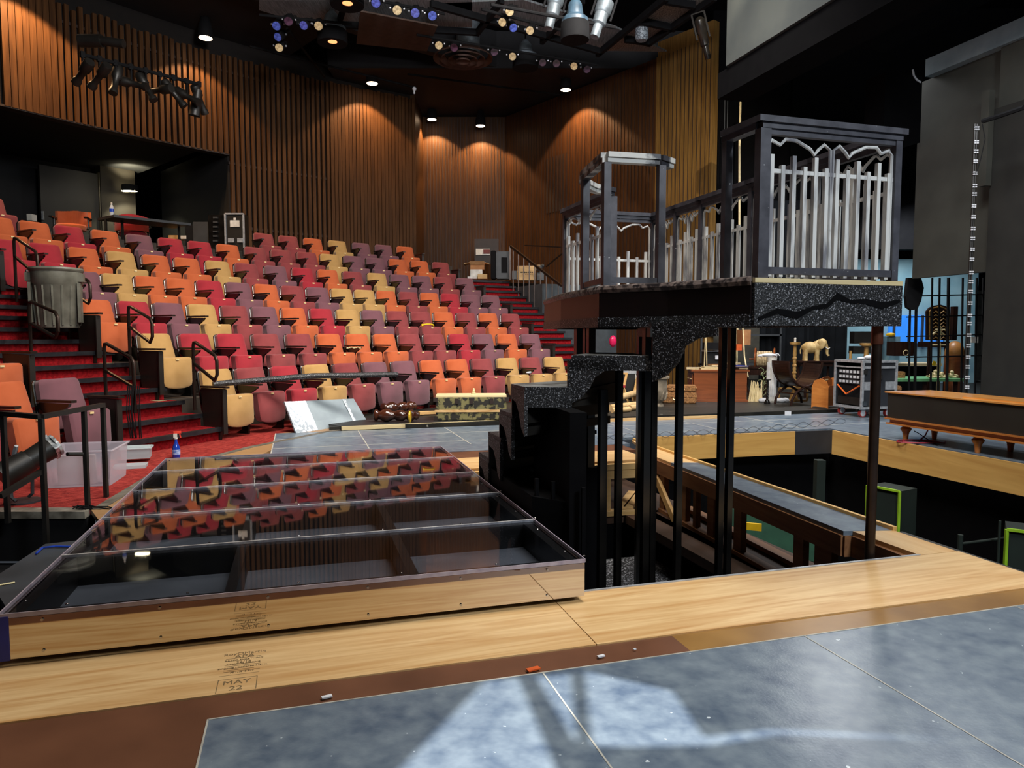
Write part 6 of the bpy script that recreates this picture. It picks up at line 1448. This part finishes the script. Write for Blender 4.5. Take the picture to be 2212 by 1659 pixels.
profile(1185,62,5.9,.62,'grey profile light pointing down, left of the blue dome',(R(-8),R(14),0),r=.11)
profile(1284,80,5.7,.62,'grey profile light pointing down, right of the blue dome',(R(-8),R(18),0),r=.11)
profile(1530,128,6.0,.7,'dark glossy profile light hanging by the pale header panel',(R(10),R(-18),0),'gloss',.08)
t=thing('mesh_can_light','white perforated cylinder fitting hung below the catwalk mesh','ceiling fitting',Z(1386,88,7.0)); m=MB(); m.lathe([(.10,0),(.13,.05),(.13,.42),(.10,.45)],n=18); obj('perforated_can',m,mat('perforated_white','9aa4ac','4a5258',.5,scale=45,lo=.45,hi=.55),t,smooth=True)
# left wall lighting boom with fixtures
A=Y(178,118,11.3); B=Y(430,182,13.2)
m=MB(); m.cyl(A,B,.03,n=8); one('lighting_boom',m,MT['blackm'],'long black pipe carrying a row of lights before the slat wall','pipe')
for i in range(9):
    s_=i/8; q=A.lerp(B,s_); t=thing('profile_light','%s black profile light along the pipe before the left slat wall, from the left'%ORD[i],'stage light',q,(R(0),R(0),R(-38)),group='profile lights on the wall pipe')
    m=MB(); d=Vector((.25,-.85,-.42)).normalized(); M=Vector((random.uniform(-1,1),random.uniform(-.3,.6),random.uniform(-.9,.1))).normalized().to_track_quat('Z','Y').to_matrix()
    m.lathe([(.07,0),(.08,.03),(.08,.2),(.05,.24),(.05,.42),(.07,.46),(.07,.52)],M@Vector((0,0,-.25))+Vector((0,0,-.26)),12,M); obj('lamp_body',m,MT['black'],t,smooth=True)
    m=MB(); m.bar((0,0,0),(0,0,-.26),.02,.05); m.box((0,0,0),(.06,.06,.09)); obj('clamp',m,MT['blackm'],t)
q=Y(220,88,11.8); m=MB(); m.cyl(q-Vector((.35,0,0)),q+Vector((.0,0,-.0)),.10,n=14); m.cyl(q,q+Vector((.35,0,-.05)),.07,n=14); one('followspot',m,MT['black'],'dark spotlight body hanging above the left end of the wall pipe','stage light',smooth=True)
q=Y(425,225,13.1); m=MB(); m.cyl(q+Vector((.03,0,.25)),q+Vector((-.05,0,-.2)),.07,.10,n=14); one('drop_light',m,MT['black'],'black light pointing straight down at the right end of the pipe','stage light',smooth=True)
q=Y(895,192,17.5); m=MB(); m.ball(q,.05,8,6); m.cyl(q,q+Vector((0,0,-.12)),.02); one('corner_bulb',m,MT['cloth'],'small white bulb at the top corner of the slat wall','bulb')

# unseen blockers added above the camera, cut to shape the near spot's floor patch
hb=thing('light_blocker','unseen black plates and bars added to shape the floor light patch','bracket',(0.9,0.2,3.0))
def shp(pts,nm):
    q=[PL0+(Vector((x,y,0))-PL0)*.4 for x,y in pts]; m=MB(); m.prism([tuple(v[:2]) for v in q],2.995,3.005); obj(nm,m,MT['blackm'],hb,world=True)
shp([(.28,2.53),(.55,2.39),(.58,2.11),(.80,2.15),(2.4,2.0),(2.4,4.0),(.28,4.0)],'plate')
shp([(-2.5,1.0),(-.42,1.0),(-.34,1.9),(-.10,2.46),(.281,2.53),(.281,4.0),(-2.5,4.0)],'plate')
shp([(.00,2.60),(.055,2.60),(.20,2.02),(.21,1.85),(.14,1.85)],'bar')
shp([(.215,2.58),(.262,2.58),(.235,2.06),(.195,2.06)],'bar')
shp([(.17,2.08),(.26,2.045),(.35,2.04),(.6,2.05),(.82,2.11),(2.4,2.0),(2.4,.6),(.35,1.7),(.2,1.9)],'plate')
